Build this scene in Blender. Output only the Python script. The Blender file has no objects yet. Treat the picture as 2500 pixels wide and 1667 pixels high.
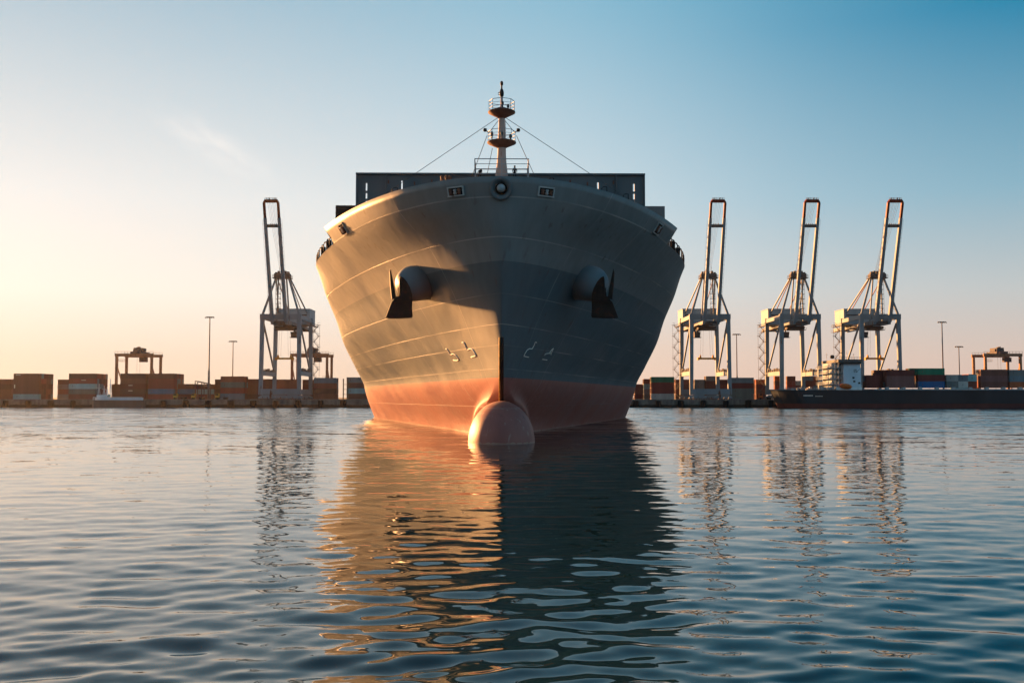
import bpy, bmesh, math, random
import numpy as np
from mathutils import Vector, Matrix
random.seed(7)
S = bpy.context.scene
COL = S.collection
R = math.radians

# ------------------------------------------------------------------ camera, sky, sun
CAM_Z = 4.72
FPX = 2400.0                      # focal length in photo pixels (2500 wide)
PITCH = math.atan(137.0 / FPX)
HAZE = 0.000018
cam = bpy.data.cameras.new('camera')
camo = bpy.data.objects.new('camera', cam)
COL.objects.link(camo)
cam.sensor_width = 36.0
cam.lens = 36.0 * FPX / 2500.0
cam.clip_start = 0.5
cam.clip_end = 30000
camo.location = (0, 0, CAM_Z)
camo.rotation_euler = (math.pi / 2 + PITCH, 0, 0)
S.camera = camo
S.view_settings.view_transform = 'Standard'
S.view_settings.look = 'None'
S.view_settings.exposure = 2.3
S.view_settings.gamma = 1.0
S.cycles.max_bounces = 8
S.cycles.caustics_reflective = False
S.cycles.sample_clamp_indirect = 1.5
S.cycles.caustics_refractive = False

SUN_AZ = R(41)                    # left of the viewing direction
SUN_EL = R(8.5)
GLOW_AZ = R(64)                   # middle of the bright part of the sky
SUN_DIR = Vector((-math.sin(SUN_AZ) * math.cos(SUN_EL), math.cos(SUN_AZ) * math.cos(SUN_EL), math.sin(SUN_EL)))
sun = bpy.data.lights.new('sun', 'SUN')
sun.energy = 4.1
sun.angle = R(2.0)
sun.color = (1.0, 0.445, 0.15)
suno = bpy.data.objects.new('sun', sun)
COL.objects.link(suno)
suno.rotation_euler = SUN_DIR.to_track_quat('Z', 'Y').to_euler()

world = bpy.data.worlds.new('World')
S.world = world
world.use_nodes = True


def ray(px, py):
    X = (px - 1250.0) / FPX
    Y = (833.5 - py) / FPX
    c, s = math.cos(PITCH), math.sin(PITCH)
    return Vector((X, c - Y * s, s + Y * c))


def build_sky():
    nt = world.node_tree
    N, L = nt.nodes, nt.links
    N.clear()
    out = N.new('ShaderNodeOutputWorld')
    sky = N.new('ShaderNodeTexSky')
    sky.sky_type = 'NISHITA'
    sky.sun_disc = False
    sky.sun_elevation = SUN_EL
    sky.sun_rotation = -SUN_AZ
    sky.ozone_density = 3.0
    bg1 = N.new('ShaderNodeBackground')
    bg1.inputs['Strength'].default_value = 0.05
    L.new(sky.outputs[0], bg1.inputs['Color'])
    tc = N.new('ShaderNodeTexCoord')
    sep = N.new('ShaderNodeSeparateXYZ')
    L.new(tc.outputs['Generated'], sep.inputs[0])
    # azimuth: cosine between the horizontal viewing direction and the sun's azimuth
    flat = N.new('ShaderNodeVectorMath'); flat.operation = 'MULTIPLY'
    flat.inputs[1].default_value = (1, 1, 0)
    L.new(tc.outputs['Generated'], flat.inputs[0])
    nrm = N.new('ShaderNodeVectorMath'); nrm.operation = 'NORMALIZE'
    L.new(flat.outputs[0], nrm.inputs[0])
    dot = N.new('ShaderNodeVectorMath'); dot.operation = 'DOT_PRODUCT'
    dot.inputs[1].default_value = (-math.sin(GLOW_AZ), math.cos(GLOW_AZ), 0)
    L.new(nrm.outputs[0], dot.inputs[0])

    def ramp(stops):
        r = N.new('ShaderNodeValToRGB')
        r.color_ramp.interpolation = 'B_SPLINE' if False else 'EASE'
        e = r.color_ramp.elements
        while len(e) < len(stops):
            e.new(0.5)
        for i, (p, c) in enumerate(stops):
            e[i].position = p
            e[i].color = (*c, 1)
        r.color_ramp.interpolation = 'LINEAR'
        L.new(sep.outputs['Z'], r.inputs[0])
        return r
    SKY = {
        'away':  [(0.0, (1.1, 1.1, 1.15)), (.05, (1.05, 1.15, 1.25)), (.16, (.60, 1.0, 1.25)), (.38, (.10, .42, .62)), (1.0, (.018, .11, .22))],
        'back':  [(0.0, (.22, .29, .35)), (.05, (.20, .29, .36)), (.16, (.10, .25, .36)), (.38, (.03, .18, .31)), (1.0, (.018, .11, .22))],
        'right': [(0.0, (.72, .51, .43)), (.04, (.68, .54, .47)), (.10, (.53, .56, .56)), (.19, (.25, .45, .56)), (.345, (.012, .235, .41)), (1.0, (.015, .10, .22))],
        'mid':   [(0.0, (.90, .62, .47)), (.05, (.86, .66, .54)), (.11, (.74, .75, .73)), (.20, (.55, .69, .76)), (.38, (.23, .51, .67)), (1.0, (.03, .14, .28))],
        'left':  [(0.0, (.92, .67, .49)), (.04, (.91, .71, .56)), (.10, (.97, .88, .77)), (.19, (.84, .84, .81)), (.37, (.41, .55, .64)), (1.0, (.05, .17, .30))],
        'sun':   [(0.0, (1.2, .86, .60)), (.06, (1.15, .90, .68)), (.20, (1.05, .98, .86)), (.45, (.55, .62, .65)), (1.0, (.05, .17, .30))],
    }
    rs = {k: ramp(v) for k, v in SKY.items()}

    def blend(a, b, lo, hi):
        m = N.new('ShaderNodeMapRange'); m.interpolation_type = 'SMOOTHSTEP'
        m.inputs['From Min'].default_value = lo
        m.inputs['From Max'].default_value = hi
        L.new(dot.outputs['Value'], m.inputs['Value'])
        x = N.new('ShaderNodeMix'); x.data_type = 'RGBA'
        L.new(m.outputs[0], x.inputs[0])
        L.new(a, x.inputs[6]); L.new(b, x.inputs[7])
        return x.outputs[2]
    c = blend(rs['away'].outputs[0], rs['back'].outputs[0], -.92, -.55)
    c = blend(c, rs['right'].outputs[0], -.40, -.12)
    c = blend(c, rs['mid'].outputs[0], -.10, .50)
    c = blend(c, rs['left'].outputs[0], .14, .86)
    c = blend(c, rs['sun'].outputs[0], .84, 1.08)
    # faint high cirrus in the left of the sky
    p0, p1 = ray(405, 285).normalized(), ray(640, 425).normalized()
    mid = ((p0 + p1) / 2).normalized()
    al = (p1 - p0).normalized()
    ac = mid.cross(al).normalized()

    def vdot(v, k):
        d = N.new('ShaderNodeVectorMath'); d.operation = 'DOT_PRODUCT'
        d.inputs[1].default_value = v
        L.new(tc.outputs['Generated'], d.inputs[0])
        m_ = N.new('ShaderNodeMath'); m_.operation = 'MULTIPLY_ADD'
        m_.inputs[1].default_value = 1 / k; m_.inputs[2].default_value = -v.dot(mid) / k
        L.new(d.outputs['Value'], m_.inputs[0])
        return m_.outputs[0]
    va, vc = vdot(al, .066), vdot(ac, .020)
    comb = N.new('ShaderNodeCombineXYZ')
    L.new(va, comb.inputs[0]); L.new(vc, comb.inputs[1])
    ln = N.new('ShaderNodeVectorMath'); ln.operation = 'LENGTH'
    L.new(comb.outputs[0], ln.inputs[0])
    near = N.new('ShaderNodeMapRange'); near.interpolation_type = 'SMOOTHSTEP'
    near.inputs['From Min'].default_value = 1.25; near.inputs['From Max'].default_value = .0
    L.new(ln.outputs['Value'], near.inputs['Value'])
    cs = N.new('ShaderNodeVectorMath'); cs.operation = 'MULTIPLY'; cs.inputs[1].default_value = (1.2, 1.0, 0)
    L.new(comb.outputs[0], cs.inputs[0])
    nz = N.new('ShaderNodeTexNoise'); nz.inputs['Scale'].default_value = 1.5; nz.inputs['Detail'].default_value = 5
    L.new(cs.outputs[0], nz.inputs['Vector'])
    front = vdot(mid, 1.0)
    nm = N.new('ShaderNodeMapRange')
    nm.inputs['From Min'].default_value = .30; nm.inputs['From Max'].default_value = .75
    nm.inputs['To Max'].default_value = .55
    L.new(nz.outputs[0], nm.inputs['Value'])
    fm = N.new('ShaderNodeMath'); fm.operation = 'GREATER_THAN'; fm.inputs[1].default_value = -.5
    L.new(front, fm.inputs[0])
    nf = N.new('ShaderNodeMath'); nf.operation = 'MULTIPLY'
    L.new(near.outputs[0], nf.inputs[0]); L.new(fm.outputs[0], nf.inputs[1])
    near = nf
    mul = N.new('ShaderNodeMath'); mul.operation = 'MULTIPLY'
    L.new(near.outputs[0], mul.inputs[0]); L.new(nm.outputs[0], mul.inputs[1])
    mx = N.new('ShaderNodeMix'); mx.data_type = 'RGBA'
    L.new(mul.outputs[0], mx.inputs[0]); L.new(c, mx.inputs[6]); mx.inputs[7].default_value = (1.05, .97, .90, 1)
    bg2 = N.new('ShaderNodeBackground')
    bg2.inputs['Strength'].default_value = 0.203
    L.new(mx.outputs[2], bg2.inputs['Color'])
    mix = N.new('ShaderNodeMixShader')
    mix.inputs[0].default_value = 0.975
    L.new(bg1.outputs[0], mix.inputs[1]); L.new(bg2.outputs[0], mix.inputs[2])
    L.new(mix.outputs[0], out.inputs['Surface'])


build_sky()


# ------------------------------------------------------------------ helpers
def at(px, py, d):
    """world point on the ray through photo pixel (px, py) at distance y = d"""
    r = ray(px, py)
    return Vector((0, 0, CAM_Z)) + r * (d / r.y)


def tag(o, label=None, cat=None, group=None, kind=None):
    if label: o['label'] = label
    if cat: o['category'] = cat
    if group: o['group'] = group
    if kind: o['kind'] = kind
    return o


def empty(name, loc=(0, 0, 0), parent=None):
    o = bpy.data.objects.new(name, None)
    o.empty_display_size = 0.5
    COL.objects.link(o)
    o.location = loc
    if parent: o.parent = parent
    return o


def copy_tree(o, parent=None):
    c = o.copy()
    COL.objects.link(c)
    if parent: c.parent = parent
    for ch in list(o.children):
        copy_tree(ch, c)
    return c


class MB:
    """collects shapes; build() links them as ONE mesh object"""
    def __init__(self):
        self.v = []; self.f = []; self.sm = []

    def add(self, vs, fs, smooth=False):
        n = len(self.v)
        self.v += [tuple(p) for p in vs]
        self.f += [tuple(i + n for i in f) for f in fs]
        self.sm += [smooth] * len(fs)
        return self

    def hexa(self, p):
        return self.add(p, [(0, 3, 2, 1), (4, 5, 6, 7), (0, 1, 5, 4), (1, 2, 6, 5), (2, 3, 7, 6), (3, 0, 4, 7)])

    def box(self, x0, x1, y0, y1, z0, z1):
        return self.hexa([(x0, y0, z0), (x1, y0, z0), (x1, y1, z0), (x0, y1, z0), (x0, y0, z1), (x1, y0, z1), (x1, y1, z1), (x0, y1, z1)])

    def beam(self, p, q, w, h=None, w2=None, h2=None, side=None):
        p, q = Vector(p), Vector(q)
        h = w if h is None else h
        w2 = w if w2 is None else w2
        h2 = h if h2 is None else h2
        d = (q - p).normalized()
        if side is None:
            side = Vector((1, 0, 0)) if abs(d.x) < 0.8 else Vector((0, 1, 0))
        a = (Vector(side) - d * d.dot(Vector(side))).normalized()
        b = d.cross(a)
        P = []
        for c, ww, hh in ((p, w, h), (q, w2, h2)):
            for s, t in ((-1, -1), (1, -1), (1, 1), (-1, 1)):
                P.append(c + a * (s * ww / 2) + b * (t * hh / 2))
        return self.hexa(P)

    def tube(self, pts, r, n=6, cap=True):
        pts = [Vector(p) for p in pts]
        rs = r if isinstance(r, (list, tuple)) else [r] * len(pts)
        vs, fs = [], []
        for i, p in enumerate(pts):
            d = (pts[min(i + 1, len(pts) - 1)] - pts[max(i - 1, 0)]).normalized()
            ref = Vector((0, 0, 1)) if abs(d.z) < .9 else Vector((1, 0, 0))
            a = d.cross(ref).normalized(); b = d.cross(a)
            for k in range(n):
                t = 2 * math.pi * k / n
                vs.append(p + (a * math.cos(t) + b * math.sin(t)) * rs[i])
        for i in range(len(pts) - 1):
            for k in range(n):
                k2 = (k + 1) % n
                fs.append((i * n + k, i * n + k2, (i + 1) * n + k2, (i + 1) * n + k))
        self.add(vs, fs, True)
        if cap:
            m = len(self.v) - len(vs)
            self.f += [tuple(m + k for k in range(n))[::-1], tuple(m + (len(pts) - 1) * n + k for k in range(n))]
            self.sm += [False, False]
        return self

    def lathe(self, prof, o=(0, 0, 0), axis=(0, 0, 1), n=24, smooth=True):
        """prof: list of (radius, height along axis)"""
        ax = Vector(axis).normalized()
        ref = Vector((1, 0, 0)) if abs(ax.x) < .9 else Vector((0, 1, 0))
        a = (ref - ax * ax.dot(ref)).normalized(); b = ax.cross(a)
        o = Vector(o)
        vs, fs = [], []
        for r, h in prof:
            for k in range(n):
                t = 2 * math.pi * k / n
                vs.append(o + ax * h + (a * math.cos(t) + b * math.sin(t)) * max(r, 1e-4))
        for i in range(len(prof) - 1):
            for k in range(n):
                k2 = (k + 1) % n
                fs.append((i * n + k, i * n + k2, (i + 1) * n + k2, (i + 1) * n + k))
        return self.add(vs, fs, smooth)

    def prism(self, poly, y0, y1, M=None):
        """poly in (x, z) extruded along y; M optional matrix"""
        n = len(poly)
        vs = [Vector((x, y0, z)) for x, z in poly] + [Vector((x, y1, z)) for x, z in poly]
        if M is not None: vs = [M @ v for v in vs]
        fs = [tuple(range(n)), tuple(range(2 * n - 1, n - 1, -1))]
        for i in range(n):
            j = (i + 1) % n
            fs.append((j, i, n + i, n + j))
        return self.add(vs, fs)

    def rail(self, pts, h, r=.05, mids=2, step=2.0, closed=False):
        pts = [Vector(p) for p in pts]
        if closed: pts = pts + [pts[0]]
        for i in range(len(pts) - 1):
            p, q = pts[i], pts[i + 1]
            m = max(1, round((q - p).length / step))
            for k in range(m + (1 if i == len(pts) - 2 else 0)):
                c = p.lerp(q, k / m)
                self.beam(c, c + Vector((0, 0, h)), r * 2)
            for k in range(mids + 1):
                z = Vector((0, 0, h * (1 - k / (mids + 1))))
                self.beam(p + z, q + z, r * (2 if k == 0 else 1.3))
        return self

    def build(self, name, mat, parent=None, loc=None):
        me = bpy.data.meshes.new(name)
        me.from_pydata(self.v, [], self.f)
        me.polygons.foreach_set('use_smooth', self.sm)
        me.materials.append(mat)
        me.update()
        bm = bmesh.new(); bm.from_mesh(me)
        bmesh.ops.recalc_face_normals(bm, faces=bm.faces)
        bm.to_mesh(me); bm.free()
        o = bpy.data.objects.new(name, me)
        COL.objects.link(o)
        if parent: o.parent = parent
        if loc: o.location = loc
        return o


# ------------------------------------------------------------------ materials
def new_mat(name):
    m = bpy.data.materials.new(name)
    m.use_nodes = True
    nt = m.node_tree
    b = nt.nodes['Principled BSDF']
    return m, nt, b


def paint(name, c, rough=.5, var=.25, scale=.6, rust=0.0, rustc=(.13, .05, .02), metal=0.0, streak=1.0, bump=0.0):
    """painted or bare surface with uneven tone, dirt streaks and optional rust"""
    m, nt, b = new_mat(name)
    N, L = nt.nodes, nt.links
    tc = N.new('ShaderNodeTexCoord')
    mp = N.new('ShaderNodeMapping')
    mp.inputs['Scale'].default_value = (1, 1, 1 / streak)
    L.new(tc.outputs['Object'], mp.inputs[0])
    nz = N.new('ShaderNodeTexNoise')
    nz.inputs['Scale'].default_value = scale; nz.inputs['Detail'].default_value = 6
    L.new(mp.outputs[0], nz.inputs['Vector'])
    mr = N.new('ShaderNodeMapRange')
    mr.inputs['From Min'].default_value = .3; mr.inputs['From Max'].default_value = .7
    mr.inputs['To Min'].default_value = 1 - var; mr.inputs['To Max'].default_value = 1 + var
    L.new(nz.outputs[0], mr.inputs[0])
    mu = N.new('ShaderNodeVectorMath'); mu.operation = 'SCALE'
    mu.inputs[0].default_value = c
    L.new(mr.outputs[0], mu.inputs['Scale'])
    colour = mu.outputs[0]
    if rust:
        n2 = N.new('ShaderNodeTexNoise'); n2.inputs['Scale'].default_value = scale * 2.3; n2.inputs['Detail'].default_value = 8
        L.new(mp.outputs[0], n2.inputs['Vector'])
        r2 = N.new('ShaderNodeMapRange')
        r2.inputs['From Min'].default_value = .72 - rust * .3; r2.inputs['From Max'].default_value = .78 - rust * .25
        L.new(n2.outputs[0], r2.inputs[0])
        x = N.new('ShaderNodeMix'); x.data_type = 'RGBA'
        L.new(r2.outputs[0], x.inputs[0]); L.new(colour, x.inputs[6]); x.inputs[7].default_value = (*rustc, 1)
        colour = x.outputs[2]
    L.new(colour, b.inputs['Base Color'])
    b.inputs['Roughness'].default_value = min(1, rough + .12)
    b.inputs['Specular IOR Level'].default_value = .16
    b.inputs['Metallic'].default_value = metal
    if bump:
        bp = N.new('ShaderNodeBump'); bp.inputs['Distance'].default_value = bump
        L.new(nz.outputs[0], bp.inputs['Height']); L.new(bp.outputs[0], b.inputs['Normal'])
    return m


M = {}
M['crane_grey'] = paint('crane_grey', (.18, .22, .245), .45, .18, .15, rust=.25, streak=4)
M['crane_red'] = paint('crane_red', (.14, .014, .010), .45, .2, .3, streak=3)
M['crane_dark'] = paint('crane_dark', (.09, .085, .085), .6, .3, .8, rust=.5)
M['house_white'] = paint('house_white', (.27, .32, .35), .5, .12, .3, rust=.15, streak=5)
M['spreader'] = paint('spreader_orange', (.62, .24, .03), .5, .2, .8, rust=.3)
M['gantry'] = paint('gantry_brown', (.26, .13, .075), .55, .2, .4, rust=.4)
M['rope'] = paint('wire_rope', (.10, .10, .10), .6, .1)
M['steel'] = paint('galvanised_steel', (.35, .36, .37), .45, .15, 1, metal=.3)
M['pole'] = paint('pole_steel', (.16, .14, .13), .5, .15, 1)
M['black'] = paint('black_steel', (.018, .018, .02), .5, .3, 1)
M['anchor'] = paint('anchor_steel', (.026, .020, .018), .62, .4, .8, rust=.5, rustc=(.065, .028, .019), bump=.06)
M['ship_grey'] = paint('ship_grey_paint', (.115, .13, .14), .38, .15, .25, streak=4)
M['pod'] = paint('bolster_paint', (.15, .19, .215), .34, .10, .4, streak=2)
M['ship_light'] = paint('ship_rail_paint', (.42, .44, .44), .45, .15, .8, rust=.3)
M['opening_shade'] = paint('shade_panel', (.012, .013, .015), .8, .3, 1)  # near-black colour stands for the shade inside openings
M['mast_paint'] = paint('mast_paint', (.46, .33, .29), .55, .18, .7, rust=.35, rustc=(.30, .11, .05), streak=5)
M['mast_rust'] = paint('rusty_platform', (.16, .075, .055), .65, .35, 1.2, rust=.4)
M['lamp_glass'] = paint('lamp_glass', (.34, .37, .39), .2, .25, 2.5)
M['mark_white'] = paint('mark_white', (.80, .76, .68), .55, .1, 3)
M['stem_black'] = paint('stem_black', (.012, .012, .013), .55, .3, 2, rust=.2)
M['stem_lit_rust'] = paint('stem_sunlit_yellow', (.48, .25, .03), .6, .35, 3, rust=.55, rustc=(.10, .04, .015))  # yellow puts sunlight into the colour, over rust speckle
M['navy'] = paint('navy_hull', (.016, .024, .032), .35, .25, .12, streak=5)
M['boot_red'] = paint('boot_red', (.085, .025, .024), .5, .25, .2, streak=4)
M['white'] = paint('white_paint', (.70, .74, .76), .45, .12, .5, rust=.15, streak=5)
M['blue_white'] = paint('bluish_white_paint', (.50, .60, .68), .45, .10, .5, streak=5)
M['lifeboat'] = paint('lifeboat_orange', (.55, .12, .03), .4, .15, 1)
M['glass'] = paint('dark_glass', (.02, .03, .035), .1, .2, 1)
M['fender'] = paint('fender_rubber', (.014, .014, .015), .8, .3, 1)
M['skin'] = paint('skin', (.42, .26, .19), .6, .1, 3)
M['cloth_dark'] = paint('dark_clothes', (.025, .028, .035), .8, .3, 4)
M['boat_grey'] = paint('boat_grey', (.085, .09, .09), .5, .2, .4, streak=3)
M['teal_paint'] = paint('teal_paint', (.10, .30, .29), .5, .2, .6)
M['yellow'] = paint('yellow_paint', (.40, .25, .05), .5, .2, .8)
CONT = {
    'brown': (.165, .066, .052), 'dark brown': (.105, .050, .044), 'red': (.25, .055, .045), 'dark red': (.13, .034, .032),
    'brick red': (.24, .075, .055), 'teal': (.18, .33, .34), 'blue': (.055, .15, .23), 'grey': (.16, .17, .17),
    'grey blue': (.13, .18, .21), 'green': (.02, .115, .075), 'grey green': (.12, .14, .13), 'bright green': (.02, .17, .10),
    'deep blue': (.015, .10, .25), 'off white': (.50, .49, .46), 'orange': (.38, .10, .04), 'rose brown': (.19, .085, .08),
    'light teal': (.26, .44, .44), 'pale grey': (.30, .30, .29),
}
for k, c in CONT.items():
    M['box ' + k] = paint('container_' + k.replace(' ', '_'), c, .5, .2, .35, rust=.18, streak=4)


def hull_material():
    m, nt, b = new_mat('ship_hull_paint')
    N, L = nt.nodes, nt.links
    tc = N.new('ShaderNodeTexCoord')
    sep = N.new('ShaderNodeSeparateXYZ'); L.new(tc.outputs['Object'], sep.inputs[0])

    def math_(op, a, bb=None, c=None):
        n = N.new('ShaderNodeMath'); n.operation = op
        for i, v in enumerate((a, bb, c)):
            if v is None: continue
            if isinstance(v, (int, float)): n.inputs[i].default_value = v
            else: L.new(v, n.inputs[i])
        return n.outputs[0]

    def mixc(f, a, bb):
        x = N.new('ShaderNodeMix'); x.data_type = 'RGBA'
        L.new(f, x.inputs[0])
        for i, v in ((6, a), (7, bb)):
            if isinstance(v, tuple): x.inputs[i].default_value = (*v, 1)
            else: L.new(v, x.inputs[i])
        return x.outputs[2]

    def noise(scale, sc=(1, 1, 1), det=5, rot=(0, 0, 0)):
        mp = N.new('ShaderNodeMapping'); mp.inputs['Scale'].default_value = sc; mp.inputs['Rotation'].default_value = rot
        L.new(tc.outputs['Object'], mp.inputs[0])
        n = N.new('ShaderNodeTexNoise'); n.inputs['Scale'].default_value = scale; n.inputs['Detail'].default_value = det
        L.new(mp.outputs[0], n.inputs['Vector'])
        return n.outputs[0]

    def rng(v, a, bb, c, d):
        r = N.new('ShaderNodeMapRange')
        for i, x in enumerate((a, bb, c, d)): r.inputs[i + 1].default_value = x
        L.new(v, r.inputs[0]); return r.outputs[0]
    z, y = sep.outputs['Z'], sep.outputs['Y']
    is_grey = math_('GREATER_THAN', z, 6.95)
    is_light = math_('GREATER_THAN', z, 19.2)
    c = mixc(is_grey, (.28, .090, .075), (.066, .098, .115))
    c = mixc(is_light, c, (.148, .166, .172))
    # streaks running down the plates, slightly raked, and blotches
    st = noise(1.1, (.9, .9, .07), 6, (R(12), 0, 0))
    bl = noise(.12, (1, 1, 1), 5)
    f = math_('MULTIPLY', rng(st, .3, .7, .91, 1.09), rng(bl, .3, .7, .88, 1.12))
    sc = N.new('ShaderNodeVectorMath'); sc.operation = 'SCALE'
    L.new(c, sc.inputs[0]); L.new(f, sc.inputs['Scale'])
    c = sc.outputs[0]
    # weld seams, pale with caught light put in the colour: strakes at fixed heights, butts at fixed frames
    line = None
    for zi, w in ((25.82, .07), (21.7, .055), (15.8, .035), (12.6, .04), (10.4, .05), (7.9, .05), (3.6, .03)):
        t = math_('COMPARE', z, zi, w)
        line = t if line is None else math_('ADD', line, t)
    seg = rng(noise(.09, (1, 1, 3), 2), .42, .6, .12, 1.0)
    for yi in (11.0, 21.8, 34.0, 47.0, 61.0, 76.0):
        yy = math_('ADD', y, math_('MULTIPLY', z, .10))
        line = math_('ADD', line, math_('MULTIPLY', math_('COMPARE', yy, yi + 2.4, .06), .8))
    lf = math_('MULTIPLY', math_('MINIMUM', line, 1.0), math_('MULTIPLY', seg, .55))
    c = mixc(lf, c, (.40, .39, .36))
    # dark scratches and rust runs
    sr = noise(.9, (1.6, 1.6, .05), 4, (R(20), 0, 0))
    rf = math_('MULTIPLY', rng(sr, .62, .72, 0, .62), rng(noise(.2), .42, .6, 0, 1))
    c = mixc(rf, c, (.075, .035, .024))
    # pale scuffs low on the bow
    scf = math_('MULTIPLY', rng(noise(2.2, (1, 1, .35), 8), .60, .68, 0, .38), rng(z, 5.0, 9.0, 1.0, 0.0))
    c = mixc(scf, c, (.42, .29, .24))
    # slime and salt line just above the water
    wl = math_('LESS_THAN', z, math_('SUBTRACT', math_('MULTIPLY', noise(1.3, (1, 1, .3), 8), .8), .26))
    c = mixc(math_('MULTIPLY', wl, .5), c, (.40, .27, .21))
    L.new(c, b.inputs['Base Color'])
    L.new(rng(bl, .3, .7, .46, .62), b.inputs['Roughness'])
    b.inputs['Specular IOR Level'].default_value = .28
    # slight hungry-horse dents between the frames
    dn = math_('ADD', math_('MULTIPLY', noise(.35, (1, 1, .6), 2), .5), math_('MULTIPLY', math_('MINIMUM', line, 1.0), .25))
    bp = N.new('ShaderNodeBump'); bp.inputs['Distance'].default_value = .13; bp.inputs['Strength'].default_value = .6
    L.new(dn, bp.inputs['Height']); L.new(bp.outputs[0], b.inputs['Normal'])
    return m


M['hull'] = hull_material()


def water_material():
    m, nt, b = new_mat('harbour_water')
    N, L = nt.nodes, nt.links
    b.inputs['Base Color'].default_value = (.005, .021, .024, 1)
    b.inputs['Roughness'].default_value = .03
    b.inputs['IOR'].default_value = 1.45
    tc = N.new('ShaderNodeTexCoord')
    geo = N.new('ShaderNodeNewGeometry')
    acc = geo.outputs['Normal']

    sepw = N.new('ShaderNodeSeparateXYZ'); L.new(tc.outputs['Object'], sepw.inputs[0])
    wind = N.new('ShaderNodeMapRange'); wind.interpolation_type = 'SMOOTHSTEP'
    wind.inputs['From Min'].default_value = 60; wind.inputs['From Max'].default_value = 190
    L.new(sepw.outputs['Y'], wind.inputs[0])

    def ripple(scale, amp, det, sc=(1, 1, 1), amp_far=None):
        nonlocal acc
        mp = N.new('ShaderNodeMapping'); mp.inputs['Scale'].default_value = sc
        L.new(tc.outputs['Object'], mp.inputs[0])
        n = N.new('ShaderNodeTexNoise'); n.inputs['Scale'].default_value = scale; n.inputs['Detail'].default_value = det
        n.inputs['Roughness'].default_value = .3
        L.new(mp.outputs[0], n.inputs['Vector'])
        s = N.new('ShaderNodeVectorMath'); s.operation = 'SUBTRACT'
        s.inputs[1].default_value = (.5, .5 if not amp_far else (.60 if scale > 1 else .515), .5)
        L.new(n.outputs['Color'], s.inputs[0])
        k = N.new('ShaderNodeVectorMath'); k.operation = 'MULTIPLY'
        k.inputs[1].default_value = (amp * .8, amp, 0)
        L.new(s.outputs[0], k.inputs[0])
        if amp_far:
            gain = N.new('ShaderNodeMapRange')
            gain.inputs['To Min'].default_value = 1; gain.inputs['To Max'].default_value = amp_far / amp
            L.new(wind.outputs[0], gain.inputs[0])
            k2 = N.new('ShaderNodeVectorMath'); k2.operation = 'SCALE'
            L.new(k.outputs[0], k2.inputs[0]); L.new(gain.outputs[0], k2.inputs['Scale'])
            k = k2
        a = N.new('ShaderNodeVectorMath'); a.operation = 'ADD'
        L.new(acc, a.inputs[0]); L.new(k.outputs[0], a.inputs[1])
        acc = a.outputs[0]
    ripple(6.5, .03, 1.5, (.7, 1, 1), .12)
    ripple(3.0, .055, 2.0, (.6, 1, 1), .20)
    ripple(1.2, .06, 2.0, (.6, 1, 1), .26)
    ripple(.35, .03, 1.5, (.45, 1, 1), .30)
    ripple(.13, .015, 1.5, (.5, 1, 1), .20)
    ripple(.03, .03, 2.0)
    nn = N.new('ShaderNodeVectorMath'); nn.operation = 'NORMALIZE'
    L.new(acc, nn.inputs[0]); L.new(nn.outputs[0], b.inputs['Normal'])
    return m


def concrete_material():
    m, nt, b = new_mat('quay_concrete')
    N, L = nt.nodes, nt.links
    tc = N.new('ShaderNodeTexCoord')
    sep = N.new('ShaderNodeSeparateXYZ'); L.new(tc.outputs['Object'], sep.inputs[0])
    nz = N.new('ShaderNodeTexNoise'); nz.inputs['Scale'].default_value = .35; nz.inputs['Detail'].default_value = 9
    L.new(tc.outputs['Object'], nz.inputs['Vector'])
    mp = N.new('ShaderNodeMapping'); mp.inputs['Scale'].default_value = (1, 1, .12)
    L.new(tc.outputs['Object'], mp.inputs[0])
    n2 = N.new('ShaderNodeTexNoise'); n2.inputs['Scale'].default_value = .8; n2.inputs['Detail'].default_value = 6
    L.new(mp.outputs[0], n2.inputs['Vector'])
    r = N.new('ShaderNodeValToRGB')
    r.color_ramp.elements[0].position = .35; r.color_ramp.elements[0].color = (.07, .068, .062, 1)
    r.color_ramp.elements[1].position = .68; r.color_ramp.elements[1].color = (.21, .20, .18, 1)
    av = N.new('ShaderNodeMath'); av.operation = 'ADD'
    L.new(nz.outputs[0], av.inputs[0]); L.new(n2.outputs[0], av.inputs[1])
    hf = N.new('ShaderNodeMath'); hf.operation = 'MULTIPLY'; hf.inputs[1].default_value = .5
    L.new(av.outputs[0], hf.inputs[0]); L.new(hf.outputs[0], r.inputs[0])
    # tidal growth: dark wet band near the water
    ad = N.new('ShaderNodeMath'); ad.operation = 'MULTIPLY_ADD'; ad.inputs[1].default_value = 1.6; ad.inputs[2].default_value = .5
    L.new(nz.outputs[0], ad.inputs[0])
    lt = N.new('ShaderNodeMath'); lt.operation = 'LESS_THAN'
    L.new(sep.outputs['Z'], lt.inputs[0]); L.new(ad.outputs[0], lt.inputs[1])
    x = N.new('ShaderNodeMix'); x.data_type = 'RGBA'
    L.new(lt.outputs[0], x.inputs[0]); L.new(r.outputs[0], x.inputs[6]); x.inputs[7].default_value = (.022, .022, .018, 1)
    L.new(x.outputs[2], b.inputs['Base Color'])
    b.inputs['Roughness'].default_value = .85
    return m


M['water'] = water_material()
M['concrete'] = concrete_material()
M['asphalt'] = paint('quay_paving', (.10, .098, .095), .85, .3, .1)

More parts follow.
